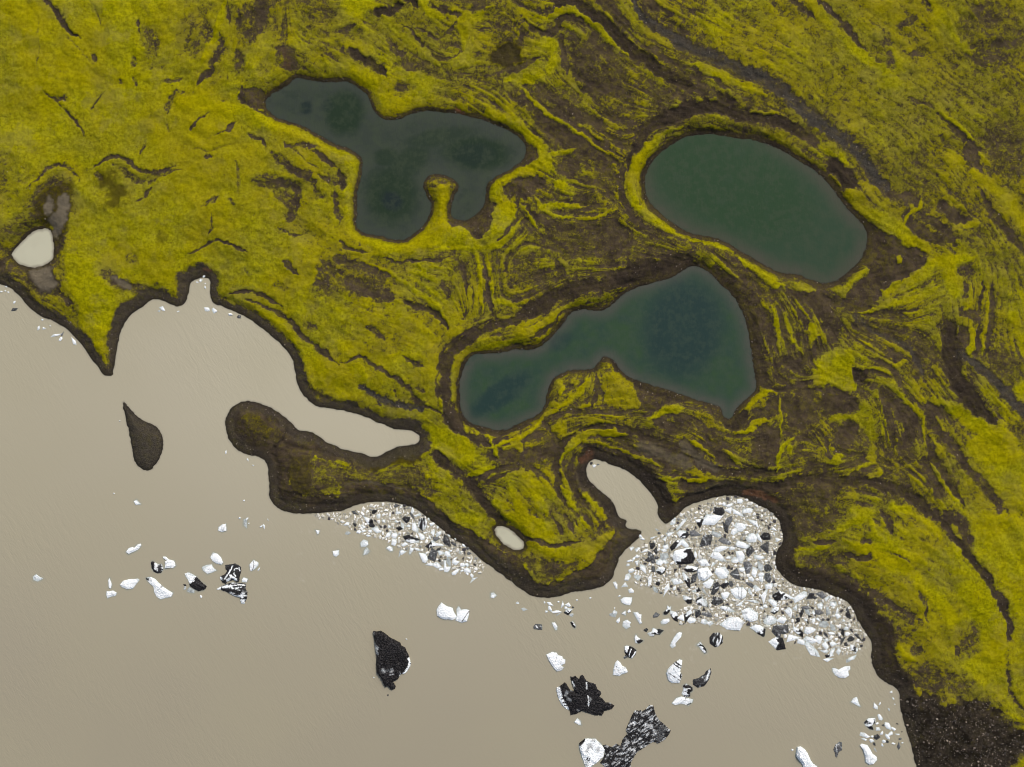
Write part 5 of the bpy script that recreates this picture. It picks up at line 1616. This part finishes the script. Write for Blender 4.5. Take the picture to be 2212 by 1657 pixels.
def ice_mesh(kind, poly, marks, seed):
    rg = np.random.default_rng(seed)
    c = poly.mean(0); A = area_of(poly); r = math.sqrt(A / np.pi)
    step = min(max(.42, r / 11), .75)
    # resample outline with small jags
    out = []
    q = np.roll(poly, -1, 0)
    for a, b in zip(poly, q):
        L = np.hypot(*(b - a)); n = max(1, int(L / step))
        nv = np.array([-(b - a)[1], (b - a)[0]]) / max(L, 1e-6)
        for i in range(n):
            j = 0 if i == 0 else rg.normal() * min(.16 * step, .05 * r)
            out.append(a + (b - a) * i / n + nv * j)
    out = np.array(out)
    xs = np.arange(poly[:, 0].min(), poly[:, 0].max(), step); ys = np.arange(poly[:, 1].min(), poly[:, 1].max(), step)
    g = np.stack(np.meshgrid(xs, ys), -1).reshape(-1, 2) + rg.normal(size=(len(xs) * len(ys), 2)) * step * .2
    if len(g):
        g = g[pip(out, g)]
        if len(g): g = g[seg_d(g, out, True) > step * .55]
    pts = np.vstack([out, g]) if len(g) else out
    no = len(out)
    edges = [(i, (i + 1) % no) for i in range(no)]
    try:
        v2, _, fs, ov, _, _ = geometry.delaunay_2d_cdt([Vector(p) for p in pts.tolist()], edges, [], 1, 1e-5)
        v2 = np.array([(v.x, v.y) for v in v2]); 
    except Exception:
        v2, fs = out, [list(range(no))]
    d = seg_d(v2, out, True); bd = d < 1e-3
    # freeboard: tilted facets
    H = min(max(.35, .30 * r * S * (.8 + .5 * rg.random())), 2.6) * (1.0 if kind[0] != 'G' else .35)
    top = np.full(len(v2), 1e9)
    for _ in range(int(rg.integers(3, 6)) if r < 12 else 9):
        an = rg.random() * 6.283; sl = (.15 + .55 * rg.random()) * H / r
        o = c + rg.normal(size=2) * r * .45
        top = np.minimum(top, H * (.75 + .35 * rg.random()) + sl * ((v2 - o) @ np.array([math.cos(an), math.sin(an)])))
    top = np.clip(top, .25 * H, 1.3 * H) * (.55 + .45 * sstep(0, min(2.2, .5 * r), d)) + .06 * H * rg.normal(size=len(v2))
    ash = ash_pattern(kind, v2, c, r, rg)
    for v, w, ln in marks:
        al = 1 - sstep(w * .35, w * .65, seg_d(v2, ln) + .12 * w * rg.normal(size=len(v2)))
        ash = ash * (1 - al) + v * al
    # boundary ring drops to the water and below it
    nb = len(v2)
    V = np.column_stack([wx(v2[:, 0]), wy(v2[:, 1]), top])
    ctr = np.array([wx(c[0]), wy(c[1])])
    loop = [i for i in range(nb) if bd[i]]
    F = [list(f) for f in fs]
    fix = []
    for f in F:
        a, b, d_ = V[f[0]], V[f[1]], V[f[2]]
        fix.append(f if (b[0] - a[0]) * (d_[1] - a[1]) - (b[1] - a[1]) * (d_[0] - a[0]) > 0 else f[::-1])
    F = fix
    cnt = {}
    for f in F:
        for i in range(len(f)):
            e = (f[i], f[(i + 1) % len(f)]); cnt[e] = cnt.get(e, 0) + 1
    bedges = [e for e in cnt if (e[1], e[0]) not in cnt]
    bv = sorted({v for e in bedges for v in e}); mp = {v: nb + i for i, v in enumerate(bv)}; mp2 = {v: nb + len(bv) + i for i, v in enumerate(bv)}
    sp = min(.10 * r * S, .25)
    dirs = V[bv][:, :2] - ctr; dirs /= np.maximum(np.hypot(*dirs.T), 1e-6)[:, None]
    w0 = np.column_stack([V[bv][:, :2] + dirs * sp, np.full(len(bv), .0)])
    w1 = np.column_stack([V[bv][:, :2] + dirs * sp * .5, np.full(len(bv), -1.2)])
    V = np.vstack([V, w0, w1]) - np.array([ctr[0], ctr[1], 0])
    for a, b in bedges:
        F.append([b, a, mp[a], mp[b]]); F.append([mp[b], mp[a], mp2[a], mp2[b]])
    ash = np.concatenate([ash, ash[bv], ash[bv]])
    me = bpy.data.meshes.new('iceberg')
    me.from_pydata(V.tolist(), [], F); me.update()
    at = me.attributes.new('ash', 'FLOAT', 'POINT'); at.data.foreach_set('value', np.ascontiguousarray(ash, np.float32))
    me.materials.append(M_ice)
    return me, ctr

# which piece is which, in words
short = lambda lb: 'the ' + re.split(r' (?:with|in|of|on|at|near|below|above|beside|left|right|touching|just|lying|pointing|cut|split|under|off|between|across|alone|north|south|nearest|closest|wedged|stacked)\b|,', re.sub(r'^(?:lone |tiny )', '', lb))[0]
marks_p = [(q[2].mean(0), short(q[3])) for q in pieces if q[3]]
from collections import Counter
cs = Counter(n for _, n in marks_p)
marks_p = [(c, n) for c, n in marks_p if cs[n] == 1 and len(n.split()) >= 4]
COLN = dict(W='white', V='grey-veined white', D='dark grey', G='ash grey', M='black and white', S='striped')
autos = {}
for i, q in enumerate(pieces):
    if q[3]: continue
    c = q[2].mean(0); r = math.sqrt(area_of(q[2]) / np.pi)
    size = 'tiny' if r < 1.2 else 'small' if r < 2.4 else 'medium' if r < 4 else 'large'
    ext = q[2] - c; sv = np.linalg.svd(ext, compute_uv=False); shape = 'long ' if sv[0] > 1.8 * sv[1] else ''
    pack = q[0] in ('F1', 'F2', 'F3')
    nm, dd = min(((n, np.hypot(*(c - p))) for p, n in marks_p), key=lambda z: z[1])
    p = [p for p, n in marks_p if n == nm][0]
    dx, dy = c - p; an = math.degrees(math.atan2(dy, dx)) % 360
    dr = ['right of', 'lower right of', 'below', 'lower left of', 'left of', 'upper left of', 'above', 'upper right of'][int((an + 22.5) // 45) % 8]
    key = (f"{size} {shape}{COLN[q[1][0]]} ice {'chunk' if pack else 'floe'} {dr} {nm}")
    autos.setdefault(key, []).append((dd, i))
ORD = ['nearest', 'second', 'third', 'fourth', 'fifth', 'sixth', 'seventh', 'eighth', 'ninth', 'tenth']
for key, lst in autos.items():
    lst.sort()
    for n, (dd, i) in enumerate(lst):
        pieces[i][3] = key if len(lst) == 1 else ORD[min(n, 9)] + ' ' + key
        pieces[i].append(1)

for i, q in enumerate(pieces):
    sheet, kind, poly, label, marks = q[:5]
    me, ctr = ice_mesh(kind, poly, marks, 100 + i)
    r = math.sqrt(area_of(poly) / np.pi)
    pack = sheet in ('F1', 'F2', 'F3')
    nm = 'ice_chunk' if pack else ('iceberg' if r > 7 else 'ice_floe')
    me.name = nm
    o = bpy.data.objects.new(nm, me); col.objects.link(o); o.location = (ctr[0], ctr[1], 0)
    o['label'] = label; o['category'] = nm.replace('_', ' ')
    o['group'] = {'F1': 'ice chunks packed along the gravel spit', 'F2': 'ice chunks packed into the cove', 'F3': 'ice chunks packed into the cove', 'F4': 'ice adrift below the cove', 'F5': 'floes adrift in the west of the lake', 'F6': 'ice adrift by the scree shore', 'F7': 'ice adrift below the cove', 'F8': 'ice adrift in mid lake', '01': 'small floes along the north shore', '02': 'floes adrift in the west of the lake', '11': 'small floes along the north shore', '22': 'ice adrift below the cove'}[sheet]

# crumbled brash between the blocks: nobody could count it
def brash():
    occ = np.zeros((767 * 3, 1024 * 3), bool)
    for q in pieces:
        p = q[2] * 3; x0, y0 = np.floor(p.min(0)).astype(int); x1, y1 = np.ceil(p.max(0)).astype(int)
        x0, y0 = max(x0, 0), max(y0, 0)
        if x1 <= x0 or y1 <= y0: continue
        g = np.stack(np.meshgrid(np.arange(x0, x1 + 1), np.arange(y0, y1 + 1)), -1).reshape(-1, 2)
        g = g[pip(p, g)]; g = g[(g[:, 0] < 3072) & (g[:, 1] < 2301)]
        occ[g[:, 1], g[:, 0]] = True
    V = []; F = []; T = []; n = 0
    for pk, cnt in ((PACK_E, 24000), (PACK_W, 9000)):
        lo, hi = pk.min(0), pk.max(0)
        pts = lo + (hi - lo) * rng.random((cnt * 2, 2)); pts = pts[pip(pk, pts) & pip(lake_poly, pts)]
        dens = sstep(-.95, -.15, fbm(pts[:, 0], pts[:, 1], 9, 2, 61))
        pts = pts[rng.random(len(pts)) < dens]
        sizes = .34 + 1.9 * rng.random(len(pts)) ** 2.0
        for (x, y), r in sorted(zip(pts.tolist(), sizes), key=lambda z: -z[1]):
            i0, j0 = int(x * 3), int(y * 3); k = int(r * 3 * .8)
            if not (k < i0 < 3072 - k and k < j0 < 2301 - k) or occ[j0 - k:j0 + k + 1, i0 - k:i0 + k + 1].any(): continue
            occ[j0 - k:j0 + k + 1, i0 - k:i0 + k + 1] = True
            m = int(rng.integers(3, 6)); th = (np.arange(m) + .6 * (rng.random(m) - .5)) / m * 6.283 + rng.random() * 6
            rad = r * S * (.8 + .5 * rng.random(m)); asp = .5 + .5 * rng.random()
            a0 = rng.random() * 6.28
            ex, ey = rad * np.cos(th), rad * np.sin(th) * asp
            ex, ey = ex * math.cos(a0) - ey * math.sin(a0), ex * math.sin(a0) + ey * math.cos(a0)
            h = (.10 + .35 * r * S)
            lower = np.column_stack([wx(x) + ex * 1.05, wy(y) + ey * 1.05, np.full(m, -.05)])
            upper = np.column_stack([wx(x) + ex * .8, wy(y) + ey * .8, h * (.6 + .5 * rng.random(m))])
            V.append(lower); V.append(upper); V.append([[wx(x), wy(y), h]])
            for i in range(m):
                j = (i + 1) % m
                F += [(n + i, n + j, n + m + j), (n + i, n + m + j, n + m + i), (n + m + i, n + m + j, n + 2 * m)]
            n += 2 * m + 1
            tt = rng.random() if r > .5 else .25 + .5 * rng.random()
            T += [tt] * (2 * m + 1)
    o = new_mesh('brash_ice', np.vstack(V), np.array(F).ravel(), 3, M_brash, dict(ash=np.array(T)), False)
    o['kind'] = 'stuff'; o['label'] = 'crumbled brash ice filling the gaps between the packed ice chunks'; o['category'] = 'brash ice'
brash()

# ------------------------------------------------------------------ light, camera
world = bpy.data.worlds.new('World'); scene.world = world; world.use_nodes = True
nt = world.node_tree; bg = nt.nodes['Background']
sky = nt.nodes.new('ShaderNodeTexSky'); sky.sky_type = 'NISHITA'; sky.sun_disc = False
EL, AZ = math.radians(43), math.radians(25)      # sun from the upper right of the sheet, behind thin cloud
sky.sun_elevation = EL; sky.sun_rotation = AZ
sky.air_density = 1.0; sky.dust_density = 4.0; sky.ozone_density = 1.0
nt.links.new(sky.outputs[0], bg.inputs[0]); bg.inputs[1].default_value = SKY_STRENGTH
sun = bpy.data.lights.new('sun', 'SUN'); sun.energy = SUN_STRENGTH; sun.angle = math.radians(14); sun.color = (1, .96, .9)
so = bpy.data.objects.new('sun', sun); col.objects.link(so)
dv = Vector((math.sin(AZ) * math.cos(EL), math.cos(AZ) * math.cos(EL), math.sin(EL)))
so.rotation_euler = dv.to_track_quat('Z', 'Y').to_euler(); so.location = (0, 0, 120)
cam = bpy.data.cameras.new('camera'); cam.sensor_width = 36; cam.lens = 36 * H_CAM / (1024 * S)
cam.clip_start = 1; cam.clip_end = 20000
co = bpy.data.objects.new('camera', cam); col.objects.link(co); co.location = (0, 0, H_CAM)
scene.camera = co
scene.cycles.filter_width = 1.0
scene.view_settings.view_transform = 'Standard'; scene.view_settings.look = 'None'; scene.view_settings.exposure = 0
